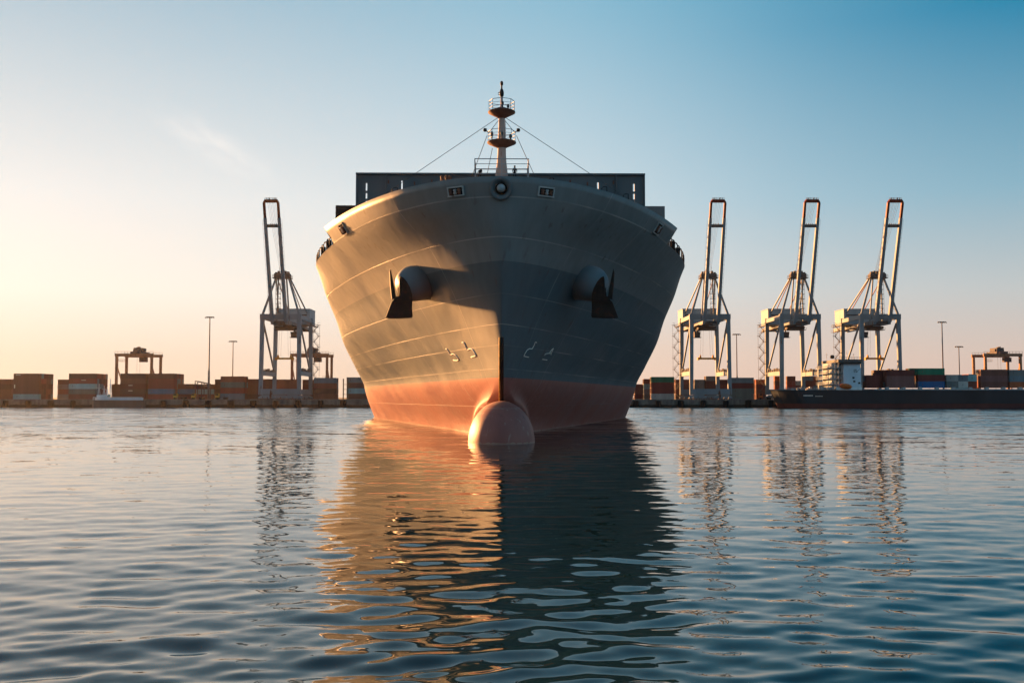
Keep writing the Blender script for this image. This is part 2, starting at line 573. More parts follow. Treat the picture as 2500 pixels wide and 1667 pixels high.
# ------------------------------------------------------------------ water
def build_water():
    rng = np.random.default_rng(11)
    # wave components: direction mostly towards the viewer
    comps = []
    for lam, amp, n in ((5.0, .010, 4), (2.6, .010, 8), (1.5, .0078, 12), (.9, .0052, 14), (.55, .0026, 14)):
        for _ in range(n):
            l = lam * rng.uniform(.75, 1.3)
            th = -math.pi / 2 + rng.normal(0, .55)
            comps.append((l, amp * rng.uniform(.6, 1.2) * 1.0, th, rng.uniform(0, 6.28)))
    ang = np.concatenate([np.linspace(-.70, .70, 420), np.linspace(.75, 2 * math.pi - .75, 44)])
    r = [3.0]
    while r[-1] < 260: r.append(r[-1] * 1.0045)
    r += [320, 420, 600, 900, 1500, 3000, 7000, 16000]
    r = np.array(r)
    A, Rr = np.meshgrid(ang, r)
    X = Rr * np.sin(A); Y = Rr * np.cos(A)
    Z = np.zeros_like(X)
    dr = np.maximum(Rr * .0045, .02)
    near = .92 + .95 / (1 + np.exp((Rr - 25) / 5.0))      # livelier water close by, calmer off the bow
    for l, a, th, ph in comps:
        k = 2 * math.pi / l
        w = np.clip((l / dr - 4) / 5, 0, 1)
        p = k * (X * math.cos(th) + Y * math.sin(th)) + ph
        s = np.sin(p)
        Z += w * a * .30 * near * (s + .28 * s * np.abs(s))
    # patches of calmer and livelier water
    pat = np.ones_like(X)
    for _ in range(6):
        l = rng.uniform(25, 70); th = rng.uniform(0, 6.28)
        pat += .12 * np.sin(2 * math.pi / l * (X * math.cos(th) + Y * math.sin(th)) + rng.uniform(0, 6.28))
    Z *= np.clip(pat, .4, 1.6)
    back = (np.abs(((A + math.pi) % (2 * math.pi)) - math.pi) > .72)
    Z[back] = 0; Z[Rr > 260] = 0
    nr, na = X.shape
    co = np.stack([X, Y, Z], -1).reshape(-1, 3)
    i = np.arange(nr - 1)[:, None] * na
    j = np.arange(na)[None, :]
    j2 = (j + 1) % na
    F = np.stack([i + j, i + na + j, i + na + j2, i + j2], -1).reshape(-1, 4)
    cap = np.arange(na)
    me = bpy.data.meshes.new('water')
    faces = F.tolist() + [cap.tolist()]
    me.from_pydata(co.tolist(), [], faces)
    me.polygons.foreach_set('use_smooth', [True] * len(faces))
    me.materials.append(M['water'])
    me.update()
    if me.polygons[0].normal.z < 0: me.flip_normals()
    o = bpy.data.objects.new('water', me)
    COL.objects.link(o)
    tag(o, kind='structure')


build_water()

# ------------------------------------------------------------------ the big ship
SHIP_YAW = 0.013
ship = empty('container_ship', (-1.06, 100.0, 0))
ship.rotation_euler = (0, 0, SHIP_YAW)
tag(ship, 'huge grey container ship with red bottom paint seen head on, bulbous bow at the waterline', 'ship')
SHIP_M = Matrix.Translation(ship.location) @ Matrix.Rotation(SHIP_YAW, 4, 'Z')
SHIP_I = SHIP_M.inverted()
BMAX = 31.0
_Z = [-4, 0, 7, 11.1, 15, 19.2, 21.7, 25.8, 27.9]
_US = [27, 24, 8.2, 5.6, 4.4, 3.5, 3.0, 2.4, 2.0]
_C = [.36, .385, .43, .66, 1.02, 1.66, 2.15, 3.9, 4.36]
_P = [.93, .93, .91, .84, .77, .678, .634, .512, .497]


def _pchip(xs, ys):
    xs, ys = np.array(xs, float), np.array(ys, float)
    h = np.diff(xs); d = np.diff(ys) / h
    m = np.zeros(len(xs))
    m[0], m[-1] = d[0], d[-1]
    for i in range(1, len(xs) - 1):
        if d[i - 1] * d[i] > 0:
            w1, w2 = 2 * h[i] + h[i - 1], h[i] + 2 * h[i - 1]
            m[i] = (w1 + w2) / (w1 / d[i - 1] + w2 / d[i])

    def f(x):
        i = int(np.clip(np.searchsorted(xs, x) - 1, 0, len(h) - 1))
        t = (x - xs[i]) / h[i]
        return ((1 + 2 * t) * (1 - t) ** 2 * ys[i] + t * (1 - t) ** 2 * h[i] * m[i]
                + t * t * (3 - 2 * t) * ys[i + 1] + t * t * (t - 1) * h[i] * m[i + 1])
    return f


f_us, f_c, f_p = _pchip(_Z, _US), _pchip(_Z, np.log(_C)), _pchip(_Z, _P)
BULB_RW, BULB_RH = 3.55, 4.35


def bulb_half(y, z):
    """half breadth of the bulb at (y, z) in ship space"""
    nose = 5.0
    g = 1.0 if y > nose else math.sqrt(max(0, 1 - ((nose - y) / nose) ** 2))
    q = 1 - (z / (BULB_RH * max(g, 1e-3) ** .9)) ** 2 if g > 0 else -1
    return BULB_RW * g * math.sqrt(q) if q > 0 else 0


def half(y, z, fillet=True):
    us = f_us(z)
    if y <= us: return 0.0
    h = math.exp(f_c(z)) * (y - us) ** f_p(z)
    h = (h ** -22 + BMAX ** -22) ** (-1 / 22)
    if fillet and -1 < z < 7.5:
        # flare the lowest strakes out over the shoulder of the bulb
        if h < BULB_RW + 3:
            zb = BULB_RH * math.sqrt(max(0, 1 - min(1, h / BULB_RW) ** 2))
            gap = max(0.0, z - zb)
            r = 2.6
            if gap < r:
                h += 1.0 * (1 - gap / r) ** 2.2 * min(1, (y - us) / 2.0) * max(0, 1 - h / 7.0)
    return h


def hull_pt(y, z, s): return Vector((s * half(y, z), y, z))


def hull_normal(y, z, s):
    e = .05
    a = hull_pt(y + e, z, s) - hull_pt(y - e, z, s)
    b = hull_pt(y, z + e, s) - hull_pt(y, z - e, s)
    n = a.cross(b).normalized()
    return n if n.x * s > 0 else -n


def hull_hit(px, py):
    """ship-space point where the sight line through a photo pixel meets the hull"""
    o = SHIP_I @ Vector((0, 0, CAM_Z))
    d = SHIP_I.to_3x3() @ ray(px, py)
    t = 98.0
    while t < 300:
        p = o + d * t
        if p.z < 27.9 and abs(p.x) < half(p.y, p.z, False):
            lo, hi = t - .25, t
            for _ in range(20):
                mid = (lo + hi) / 2
                q = o + d * mid
                if abs(q.x) < half(q.y, q.z, False): hi = mid
                else: lo = mid
            p = o + d * hi
            return p.y, p.z, (1 if p.x > 0 else -1)
        t += .25
    raise ValueError('miss')


LEN = 240.0
def level(z, n=130, y1=LEN):
    us = f_us(z)
    ys = [us + (y1 - us) * (k / n) ** 2.3 for k in range(n + 1)]
    ys[0] = us
    return ys


def build_ship_hull():
    zs = sorted(set(list(np.linspace(-3, 2, 9)) + list(np.linspace(2, 8, 25)) + list(np.linspace(8, 25.8, 56))))
    n = 130
    mb = MB()
    vs, idx = [], []
    for z in zs:
        ys = level(z, n)
        row = []
        for k in range(n, 0, -1):
            row.append(len(vs)); vs.append((-half(ys[k], z), ys[k], z))
        row.append(len(vs)); vs.append((0, ys[0], z))
        for k in range(1, n + 1):
            row.append(len(vs)); vs.append((half(ys[k], z), ys[k], z))
        idx.append(row)
    fs = []
    for a in range(len(idx) - 1):
        for b in range(2 * n):
            fs.append((idx[a][b], idx[a][b + 1], idx[a + 1][b + 1], idx[a + 1][b]))
    # transom closing the after end
    for a in range(len(idx) - 1):
        fs.append((idx[a][0], idx[a + 1][0], idx[a + 1][-1], idx[a][-1]))
    mb.add(vs, fs, True)
    mb.build('hull', M['hull'], ship)
    # forecastle and main deck plating
    d = MB()
    ys = level(25.7, n)
    vs, fs = [], []
    for y in ys:
        h = max(0, half(y, 25.7) - .02)
        vs += [(-h, y, 25.68), (h, y, 25.68)]
    for k in range(n): fs.append((2 * k, 2 * k + 1, 2 * k + 3, 2 * k + 2))
    d.add(vs, fs); d.build('deck', M['ship_grey'], ship)
    # bulwark: outer plate from the deck line to the rail cap, inner plate 0.3 m inboard
    w = MB()
    yend = 33.5
    rows = []
    vs, fs = [], []
    for z in (25.8, 26.5, 27.2, 27.9):
        us = f_us(z)
        row = []
        m = 70
        for s in (-1, 1):
            rng_ = range(m, -1, -1) if s < 0 else range(1, m + 1)
            for k in rng_:
                y = us + (yend - us + (0.9 if z < 26 else 0)) * (k / m) ** 2.0
                row.append(len(vs)); vs.append((s * half(y, z), y, z))
        rows.append(row)
    inner = []
    for z in (27.9, 25.8):
        row = []
        us = f_us(z) + .6
        for s in (-1, 1):
            rng_ = range(m, -1, -1) if s < 0 else range(1, m + 1)
            for k in rng_:
                y = us + (yend - us) * (k / m) ** 2.0
                row.append(len(vs)); vs.append((s * max(0, half(y, z) - .3), y, z))
        inner.append(row)
    allr = rows + inner
    for a in range(len(allr) - 1):
        for b in range(2 * m):
            fs.append((allr[a][b], allr[a][b + 1], allr[a + 1][b + 1], allr[a + 1][b]))
    for e in (0, 2 * m):
        fs.append((rows[0][e], rows[-1][e], inner[0][e], inner[1][e]))
    w.add(vs, fs, True)
    o = w.build('bulwark', M['hull'], ship)
    # bulb
    b = MB()
    vs, fs = [], []
    nt, nu = 48, 60
    for i in range(nu + 1):
        t = i / nu
        y = 46.0 * t ** 2.2
        nose = 5.0
        g = 1.0 if y > nose else math.sqrt(max(0, 1 - ((nose - y) / nose) ** 2))
        grow = 1 + max(0, y - 10) * .004
        for k in range(nt):
            th = 2 * math.pi * k / nt
            zz = BULB_RH * g ** .9 * math.sin(th)
            vs.append((BULB_RW * g * grow * math.cos(th), y, zz))
    for i in range(nu):
        for k in range(nt):
            k2 = (k + 1) % nt
            fs.append((i * nt + k, i * nt + k2, (i + 1) * nt + k2, (i + 1) * nt + k))
    b.add(vs, fs, True)
    b.build('bulbous_bow', M['hull'], ship)
    # stem bar: dark fin standing proud of the stem, sunlight and rust painted yellow on its port cheek
    zz = np.linspace(4.0, 11.2, 26)
    for nm, mt, x0, x1, dy, back in (('stem_bar', M['stem_black'], -.14, .26, .55, 1.2), ('stem_sunlit_side', M['stem_lit_rust'], -.30, -.142, .42, 1.3)):
        s_ = MB()
        vs, fs = [], []
        for z in zz:
            us = f_us(z)
            k = min(1, (11.3 - z) / .8) * min(1, (z - 3.2) / .6)
            f = us - dy * k
            for x, y in ((x0, f + .15), (x0 + .05, f), (x1 - .05, f), (x1, f + .15), (x1, us + back), (x0, us + back)):
                vs.append((x, y, z))
        for i in range(len(zz) - 1):
            for q in range(6):
                r2 = (q + 1) % 6
                fs.append((i * 6 + q, i * 6 + r2, i * 6 + 6 + r2, i * 6 + 6 + q))
        fs += [tuple(range(5, -1, -1)), tuple(range(len(vs) - 6, len(vs)))]
        s_.add(vs, fs)
        s_.build(nm, mt, ship)


build_ship_hull()


def hull_frame(px, py):
    """matrix: origin on the hull at the pixel; x along the deck line to the right, y into the hull, z up the plate"""
    y, z, s = hull_hit(px, py)
    n = hull_normal(y, z, s)
    right = n.cross(Vector((0, 0, 1))) * -1
    right = Vector((0, 0, 1)).cross(n).normalized()
    if right.x < 0: right = -right
    up = right.cross(n * -1).normalized()
    if up.z < 0: up = -up
    Mx = Matrix.Identity(4)
    p = hull_pt(y, z, s)
    for i, c in enumerate((right, -n, up)):
        for j in range(3): Mx[j][i] = c[j]
    for j in range(3): Mx[j][3] = p[j]
    return Mx


def xform(mb, Mx):
    mb.v = [tuple(Mx @ Vector(v)) for v in mb.v]
    return mb


def mooring_opening(px, py, w, h):
    Mx = hull_frame(px, py)
    o = empty('mooring_opening', Mx.translation, ship)
    T = Matrix.Translation(-Mx.translation) @ Mx
    t, pr = .13, .16
    fr = MB()
    fr.box(-w / 2 - t, w / 2 + t, -pr, .4, h / 2, h / 2 + t)
    fr.box(-w / 2 - t, w / 2 + t, -pr - .06, .4, -h / 2 - t, -h / 2)
    fr.box(-w / 2 - t, -w / 2, -pr + .02, .4, -h / 2, h / 2)
    fr.box(w / 2, w / 2 + t, -pr + .02, .4, -h / 2, h / 2)
    xform(fr, T).build('opening_frame', M['ship_light'] if abs(w - h) > .9 else M['ship_light'], o)
    bk = MB().box(-w / 2, w / 2, -.055, .1, -h / 2, h / 2)  # dark panel stands for the shaded interior; the plate is uncut
    xform(bk, T).build('shade_panel', M['opening_shade'], o)
    if w > 1.5:
        for x in (-.3 * w, .0, .3 * w):
            rl = MB().lathe([(.0, -h * .42), (.14, -h * .42), (.20, -h * .2), (.12, 0), (.20, h * .2), (.14, h * .3), (0, h * .3)], (x, -.20, 0), n=10)
            xform(rl, T).build('roller', M['mast_rust'] if x else M['steel'], o)


mooring_opening(1113, 467.5, 1.72, .78)
mooring_opening(1333, 468.5, 1.72, .78)
mooring_opening(838, 559, 2.0, 1.3)
mooring_opening(1606, 558, 2.0, 1.3)

# bull ring at the stem: dished ring with a pale domed lamp
Mx = hull_frame(1223.5, 461)
br = empty('bow_fairlead', Mx.translation, ship)
T = Matrix.Translation(-Mx.translation) @ Mx @ Matrix.Rotation(R(-14), 4, 'X')
rg = MB().lathe([(.62, -.02), (.60, -.14), (.80, -.30), (.98, -.34), (1.02, -.26), (1.04, .6)], axis=(0, 1, 0), n=36)
rg.v = [tuple(Vector(v) * 1.18) for v in rg.v]
xform(rg, T).build('fairlead_ring', M['ship_grey'], br)
dk = MB().lathe([(0, -.06), (.63, -.06), (.63, .3)], axis=(0, 1, 0), n=36)  # dark disc stands for the shade inside the ring
xform(dk, T).build('shade_panel', M['opening_shade'], br)
lp = MB().lathe([(0, -.55), (.2, -.52), (.34, -.42), (.42, -.28), (.44, -.1), (.44, .2)], (0, 0, .06), axis=(0, 1, 0), n=24)
xform(lp, T).build('bow_lamp', M['lamp_glass'], br)


def anchor_set(px, py, s):
    y, z, sg = hull_hit(px, py)
    p = hull_pt(y, z, sg)
    ax = Vector((s * .60, -.78, -.16)).normalized()
    prof = []
    Lp, r = 3.6, 2.12
    for i in range(19):
        t = i / 18
        h = -3.5 + (Lp + 3.5) * t
        if h < Lp - 2.0: rr = r * (1 + .16 * max(0, (-h) / 3.5) ** 1.5)
        else: rr = r * math.sqrt(max(0, 1 - ((h - (Lp - 2.0)) / 2.0) ** 2))
        prof.append((rr, h))
    for q in (.985, .998, 1.0):
        pass
    pod = MB().lathe(prof, p, ax, n=40)
    pod.build('anchor_bolster', M['pod'], ship)
    # anchor hanging against the bolster
    tip = p + ax * (Lp - .35)
    c = tip + Vector((s * .38, -.25, -1.2))
    an = empty('anchor', c, ship)
    rot = Matrix.Rotation(s * R(-10), 4, 'Z')
    def mir(poly): return [(-x * s, z) for x, z in poly]
    cr = MB()
    cr.prism(mir([(-1.62, -2.75), (-1.2, -2.82), (.2, -2.80), (1.45, -2.70), (1.5, -2.55), (1.42, -1.6), (1.46, -.5), (.9, -.36), (.1, -.40), (-.45, -.50), (-.95, -.95), (-1.1, -1.35)]), -.60, .6)
    cr.prism(mir([(-.9, -1.0), (1.35, -.8), (1.35, -.3), (.3, -.22), (-.5, -.35)]), -.85, .5)
    xform(cr, rot).build('anchor_crown', M['anchor'], an)
    for poly, d0, d1 in (([(-.12, -.5), (1.45, -.6), (1.42, .0), (1.18, .75), (.80, 1.45), (.35, 1.95), (.02, 2.08), (-.06, 1.7)], -.55, -.05),
                         ([(-.95, -.6), (-.45, -.5), (-.62, .6), (-.92, 2.0), (-1.12, 2.95), (-1.22, 2.55), (-1.12, 1.0)], -.75, .25)):
        fl = MB().prism(mir(poly), d0, d1)
        if d1 < 0:
            fl.prism(mir([(.25, -.3), (.75, -.3), (.45, 1.2), (.28, 1.3)]), -.68, -.553)
        xform(fl, rot).build('fluke', M['anchor'], an)
    sh = MB().beam((0, .1, -.6), (s * -.2, 1.2, 1.3), .55, .5)
    xform(sh, rot).build('shank', M['anchor'], an)


anchor_set(1029, 690, -1)
anchor_set(1422, 690, 1)


def draft_mark(strokes, w=.085):
    mb = MB()
    for st in strokes:
        pts = []
        for i in range(len(st) - 1):
            (x0, y0), (x1, y1) = st[i], st[i + 1]
            for k in range(5):
                t = k / 5
                pts.append((x0 + (x1 - x0) * t, y0 + (y1 - y0) * t))
        pts.append(st[-1])
        P = []
        for q in pts:
            y, z, s = hull_hit(*q)
            P.append(hull_pt(y, z, s) + hull_normal(y, z, s) * .02)
        mb.tube(P, w, 6)
    mb.build('draft_mark', M['mark_white'], ship)


def crop_pt(cx, cy): return (1050 + cx / 5.226, 800 + cy / 5.226)


draft_mark([[crop_pt(*q) for q in ((205, 270), (222, 272), (262, 345), (300, 332), (330, 348), (355, 380), (368, 405), (345, 420), (300, 412))]])
draft_mark([[crop_pt(*q) for q in ((412, 188), (435, 186), (478, 283), (515, 268), (545, 278), (572, 318), (592, 358), (528, 374))]])
draft_mark([[crop_pt(*q) for q in ((1358, 188), (1340, 182), (1325, 225), (1300, 268), (1265, 266), (1235, 285), (1212, 322), (1194, 362), (1255, 375))]], .05)
draft_mark([[crop_pt(*q) for q in ((1572, 262), (1545, 285), (1518, 326))], [crop_pt(*q) for q in ((1572, 262), (1552, 305), (1540, 345))],
            [crop_pt(*q) for q in ((1540, 326), (1500, 326), (1470, 332), (1460, 350))], [crop_pt(*q) for q in ((1432, 402), (1490, 410))]], .05)


# foremast with two platforms
def build_foremast():
    cx, cy = .03, 15.0
    base = empty('foremast', (cx, cy, 0), ship)
    col = MB().lathe([(.80, 29.5), (.74, 31.0), (.58, 32.4), (.50, 33.6), (.47, 35.0), (.40, 36.5), (.37, 37.7), (.36, 38.4), (.20, 39.0), (.14, 40.4), (0, 40.4)], n=20)
    col.build('mast_column', M['mast_paint'], base)
    for zc, rr in ((34.9, 1.72), (38.55, 1.62)):
        p = MB().lathe([(.40, zc - .80), (.55, zc - .66), (.9, zc - .48), (rr, zc - .1), (rr, zc + .02), (rr - .05, zc + .03)], n=20)
        p.lathe([(rr - .04, zc + .03), (.30, zc + .12 if zc < 36 else zc + .55), (.2, zc + .6)], n=20)
        p.build('mast_platform', M['mast_rust'], base)
        hgt = 1.28
        ring = [(rr * .93 * math.cos(t), rr * .93 * math.sin(t), zc) for t in np.linspace(0, 2 * math.pi, 9)[:-1]]
        MB().rail(ring, hgt, .028, 2, 5, closed=True).build('platform_railing', M['steel'], base)
    # lamps and fittings on the platforms
    for x, y, z0, h, r in ((-1.15, -.9, 34.95, 1.0, .16), (.0, -1.3, 34.95, .95, .17), (1.05, -.9, 34.95, .65, .19), (.75, -.9, 38.58, .62, .14), (.08, -.75, 38.9, .7, .17)):
        g = MB().lathe([(r * .5, z0), (r * .5, z0 + h * .4), (r, z0 + h * .45), (r * 1.05, z0 + h * .8), (r * .7, z0 + h), (0, z0 + h)], (x, y, 0), n=10)
        g.build('signal_lamp', M['black'], base)
    for s in (-1, 1):
        a = MB().tube([(s * 1.55, -.4, 35.9), (s * 1.85, -.4, 36.25)], .05)
        a.lathe([(0, -.22), (.2, -.2), (.22, .1), (.1, .2), (0, .2)], (s * 1.98, -.4, 36.27), (s, 0, .1), n=10)
        a.build('searchlight', M['black'], base)
    top = MB().lathe([(.12, 40.3), (.24, 40.5), (.27, 40.85), (.2, 41.2), (.1, 41.35), (.09, 41.7), (.16, 41.8), (.19, 42.05), (.12, 42.25), (0, 42.3)], n=12)
    top.tube([(-.2, 0, 40.6), (-.4, 0, 40.65), (-.42, 0, 40.85), (-.2, 0, 40.95)], .045)
    top.build('masthead_lamp', M['black'], base)
    ld = MB()
    for s in (-.2, .2): ld.beam((.52, s, 30.2), (.42, s, 37.6), .05)
    for z in np.arange(30.4, 37.5, .35): ld.beam((.50, -.2, z), (.50, .2, z), .04)
    ld.build('mast_ladder', M['mast_paint'], base)
    # mast house on the forecastle
    h = MB().box(-3.3, 3.3, -2.6, 3.0, -4.3, 0)
    h.build('mast_house', M['ship_grey'], ship, (cx, cy, 29.98))
    rl = MB().rail([(-3.12, -2.4, 0), (3.12, -2.4, 0), (3.12, 2.8, 0), (-3.12, 2.8, 0)], 2.35, .045, 3, 3.2, closed=True)
    rl.build('mast_house_railing', M['steel'], ship, (cx, cy, 29.985))
    # stays
    for p, q in (((-.4, 0, 37.9), (-15.3, 2.0, 28.2)), ((.4, 0, 37.9), (15.8, 2.0, 28.2)),
                 ((-.4, 0, 37.5), (-1.45, -.5, 36.0)), ((.4, 0, 37.5), (1.5, -.5, 36.0)),
                 ((-1.72, -.4, 35.6), (-4.15, -.4, 29.0)), ((1.75, -.4, 35.6), (4.7, -.4, 29.0)), ((-1.1, .8, 34.4), (-2.1, 1.4, 29.5))):
        MB().tube([(p[0] + cx, p[1] + cy, p[2]), (q[0] + cx, q[1] + cy, q[2])], .035, 5).build('stay_wire', M['rope'], ship)


build_foremast()


# breakwater plate across the forecastle with slots, lower side screens
def build_breakwater():
    y = 35.0
    zt = 35.75
    xl, xr = -20.1, 20.0
    slots = [(-18.65, [(30.4, 31.9), (32.2, 33.0), (33.3, 34.4)]), (-13.75, [(32.0, 34.75)]), (13.45, [(32.0, 34.6)]), (18.45, [(30.4, 31.9), (32.2, 33.0), (33.3, 34.4)])]
    mb = MB()
    edges = [xl] + sum([[x - .11, x + .11] for x, _ in slots], []) + [xr]
    for i in range(0, len(edges), 2):
        mb.box(edges[i], edges[i + 1], y, y + .25, 25.7, zt)
    for x, cuts in slots:
        z = 25.7
        for a, b in cuts:
            mb.box(x - .11, x + .11, y, y + .25, z, a); z = b
        mb.box(x - .11, x + .11, y, y + .25, z, zt)
    mb.box(xl, xr, y - .35, y - .003, zt - .22, zt + .02)
    for x in (xl + .1, xr - .1, -7, 7, 0, -16, 16): mb.box(x - .08, x + .08, y - .3, y - .003, 25.7, zt - .225)
    o = mb.build('breakwater', M['ship_grey'], ship)
    for s in (-1, 1):
        for x, z in ((9.6, 34.9), (15.6, 34.8), (6.1, 35.0), (12, 34.6)):
            MB().box(s * x - .1, s * x + .1, y - .1, y - .004, z - .5, z).build('rust_streak_bracket', M['mast_rust'], o)
    # lower screens further aft
    for s, xo in ((-1, 25.4), (1, 25.3)):
        b = MB()
        xa, xb = sorted((s * 14.0, s * xo))
        b.box(xa, xb, 50, 50.3, 25.7, 34.2)
        if s < 0:
            for z in np.arange(26.5, 34, .8): b.box(xa, xb, 49.85, 49.998, z, z + .12)
            for x in np.arange(xa + .4, xb, 1.0): b.box(x, x + .1, 49.75, 49.848, 25.7, 34.2)
        b.build('side_screen', M['black'] if s < 0 else M['ship_grey'], ship)
    # fittings on the bulwark top
    for x, yy in ((5.5, 8.0), (11.9, 12.4), (14.9, 16.4), (-12.4, 13.2)):
        g = MB()
        g.tube([(x - .3, yy, 27.5), (x - .3, yy, 28.9), (x - .1, yy, 29.05), (x + .3, yy, 29.05), (x + .3, yy, 28.2)], .06)
        g.build('bulwark_fitting', M['black'], ship)
    for x in (-6.6, -6.1, -5.7):
        MB().lathe([(0, 27.5), (.14, 27.5), (.16, 28.9), (.22, 29.2), (.1, 29.4), (0, 29.4)], (x, 8.2, 0), n=8).build('rusty_vent', M['mast_rust'], ship)
    # open rail along the mooring deck, abaft the bulwark: bent stanchions with a wire rail
    for s in (-1, 1):
        rl = MB()
        tops = []
        yy = 35.3
        while yy < 72:
            h0 = half(yy, 25.75)
            p = Vector((s * (h0 - .1), yy, 25.7))
            tops.append(p + Vector((-s * .25, .0, 1.75)))
            rl.tube([p, p + Vector((s * .05, 0, 1.4)), p + Vector((-s * .06, 0, 1.68)), p + Vector((-s * .3, 0, 1.8))], .085, 6)
            yy += 2.7
        for k in range(len(tops) - 1): rl.beam(tops[k], tops[k + 1], .05)
        rl.build('deck_railing', M['black'], ship)
        # roller fairlead cabinets just abaft the step
        for yy, w in ((36.6, 1.1), (41.2, .7), (47.5, .7)):
            h0 = half(yy, 25.75) - .55
            MB().box(s * h0 - .3, s * h0 + .3, yy - w / 2, yy + w / 2, 25.69, 27.35).build('fairlead_housing', M['black'], ship)


build_breakwater()


# two crew on the mast house
def make_person(name, loc, label, bend=0.0, cap=True, scale=1.0, rz=0.0):
    J = {'pelvis': (0, 0, .95), 'waist': (0, 0, 1.12), 'chest': (0, 0, 1.36), 'neck': (0, .0, 1.50), 'head': (0, -.02, 1.60), 'crown': (0, -.01, 1.75),
         'sl': (-.19, 0, 1.42), 'el': (-.27, .03, 1.14), 'wl': (-.24, -.10, .92), 'hl': (-.23, -.15, .84),
         'sr': (.19, 0, 1.42), 'er': (.27, .03, 1.14), 'wr': (.22, -.14, .98), 'hr': (.19, -.20, .93),
         'll': (-.10, 0, .90), 'kl': (-.12, -.03, .50), 'al': (-.12, .03, .09), 'tl': (-.13, -.14, .05),
         'lr': (.10, 0, .90), 'kr': (.12, -.03, .50), 'ar': (.12, .03, .09), 'tr': (.13, -.14, .05)}
    E = [('pelvis', 'waist'), ('waist', 'chest'), ('chest', 'neck'), ('neck', 'head'), ('head', 'crown'), ('chest', 'sl'), ('sl', 'el'), ('el', 'wl'), ('wl', 'hl'),
         ('chest', 'sr'), ('sr', 'er'), ('er', 'wr'), ('wr', 'hr'), ('pelvis', 'll'), ('ll', 'kl'), ('kl', 'al'), ('al', 'tl'), ('pelvis', 'lr'), ('lr', 'kr'), ('kr', 'ar'), ('ar', 'tr')]
    RAD = {'pelvis': .14, 'waist': .14, 'chest': .16, 'neck': .06, 'head': .10, 'crown': .085, 's': .075, 'e': .05, 'w': .038, 'h': .04, 'l': .095, 'k': .065, 'a': .045, 't': .04}
    names = list(J)
    rm = Matrix.Rotation(bend, 4, 'X')
    P = []
    for n_ in names:
        v = Vector(J[n_])
        if v.z > 1.0 or n_[0] in 'eswh' and n_ not in ('waist', 'head'):
            if n_ not in ('ll', 'lr', 'pelvis'):
                v = rm @ (v - Vector((0, 0, .95))) + Vector((0, 0, .95))
        P.append(v * scale)
    me = bpy.data.meshes.new('person')
    me.from_pydata(P, [(names.index(a), names.index(b)) for a, b in E], [])
    o = bpy.data.objects.new('person', me)
    COL.objects.link(o)
    o.location = loc
    o.rotation_euler = (0, 0, rz)
    me.skin_vertices if me.skin_vertices else None
    md = o.modifiers.new('skin', 'SKIN')
    sk = me.skin_vertices[0].data
    for i, n_ in enumerate(names):
        r = RAD.get(n_, RAD.get(n_[0], .05)) * scale
        sk[i].radius = (r, r)
        sk[i].use_root = n_ == 'pelvis'
    sb = o.modifiers.new('sub', 'SUBSURF'); sb.levels = 1; sb.render_levels = 2
    me.materials.append(M['cloth_dark'])
    tag(o, label, 'person')
    hd = P[names.index('crown')] - Vector((0, 0, .10 * scale))
    MB().lathe([(0, -.13), (.075, -.11), (.10, -.03), (.104, .04), (.07, .115), (0, .135)], hd + Vector((0, -.012, -.01)), n=14).build('face', M['skin'], o)
    MB().lathe([(.112, .0), (.118, .05), (.09, .125), (0, .15)], hd + Vector((0, .005, 0)), n=14).build('cap', M['black'], o)
    return o


P1 = SHIP_M @ Vector((1.55, 14.6 - 1.2, 29.99))
make_person('person', P1, 'person in dark clothes and cap standing upright by the rail right of the foremast', rz=.2, scale=.98)
P2 = SHIP_M @ Vector((-2.55, 14.6 - 1.0, 29.99))
make_person('person', P2, 'person in dark clothes stooping at the rail left of the foremast', bend=R(38), scale=.95, rz=math.pi * .9)

# ------------------------------------------------------------------ quay
QZ = 3.9
QD = 482.0
g = MB().add([(-9000, QD + .6, QZ), (9000, QD + .6, QZ), (9000, 12000, QZ), (-9000, 12000, QZ)], [(0, 1, 2, 3)])
tag(g.build('quay_ground', M['asphalt']), kind='structure')
q = MB()
q.box(-420, 420, QD + .4, QD + 4, -3, QZ - .9)
q.box(-420, 420, QD - .25, QD + 4.5, QZ - .9 + .003, QZ + .02)
for k in range(-38, 39):
    q.box(k * 11 - 3.6, k * 11 + 3.6, QD - .1, QD + .398, .9, QZ - .9)
tag(q.build('quay_wall', M['concrete']), 'long stained concrete quay wall with fender recesses behind the ship', 'quay wall')
f0 = None
nf = 0
for k in range(-25, 26):
    x = k * 11 + 5.5
    px = 1250 + x * FPX / QD
    if 860 < px < 1540 or not (-20 < px < 2520): continue
    if px > 1885: continue
    side = 'left' if px < 1250 else 'right'
    if f0 is None:
        fm = MB().lathe([(.2, -1.7), (.95, -1.6), (1.05, -1.3), (1.05, 1.3), (.95, 1.6), (.2, 1.7)], n=14)
        o = f0 = fm.build('rubber_fender', M['fender'])
    else:
        o = f0.copy(); COL.objects.link(o)
    o.location = (x, QD - .65, 1.75)
    o.scale = (random.uniform(1.05, 1.5), .9, random.uniform(.9, 1.12))
    tag(o, 'black cylindrical rubber fender on the quay wall %s of the big ship' % side, 'fender', 'rubber fenders %s of the big ship' % side)


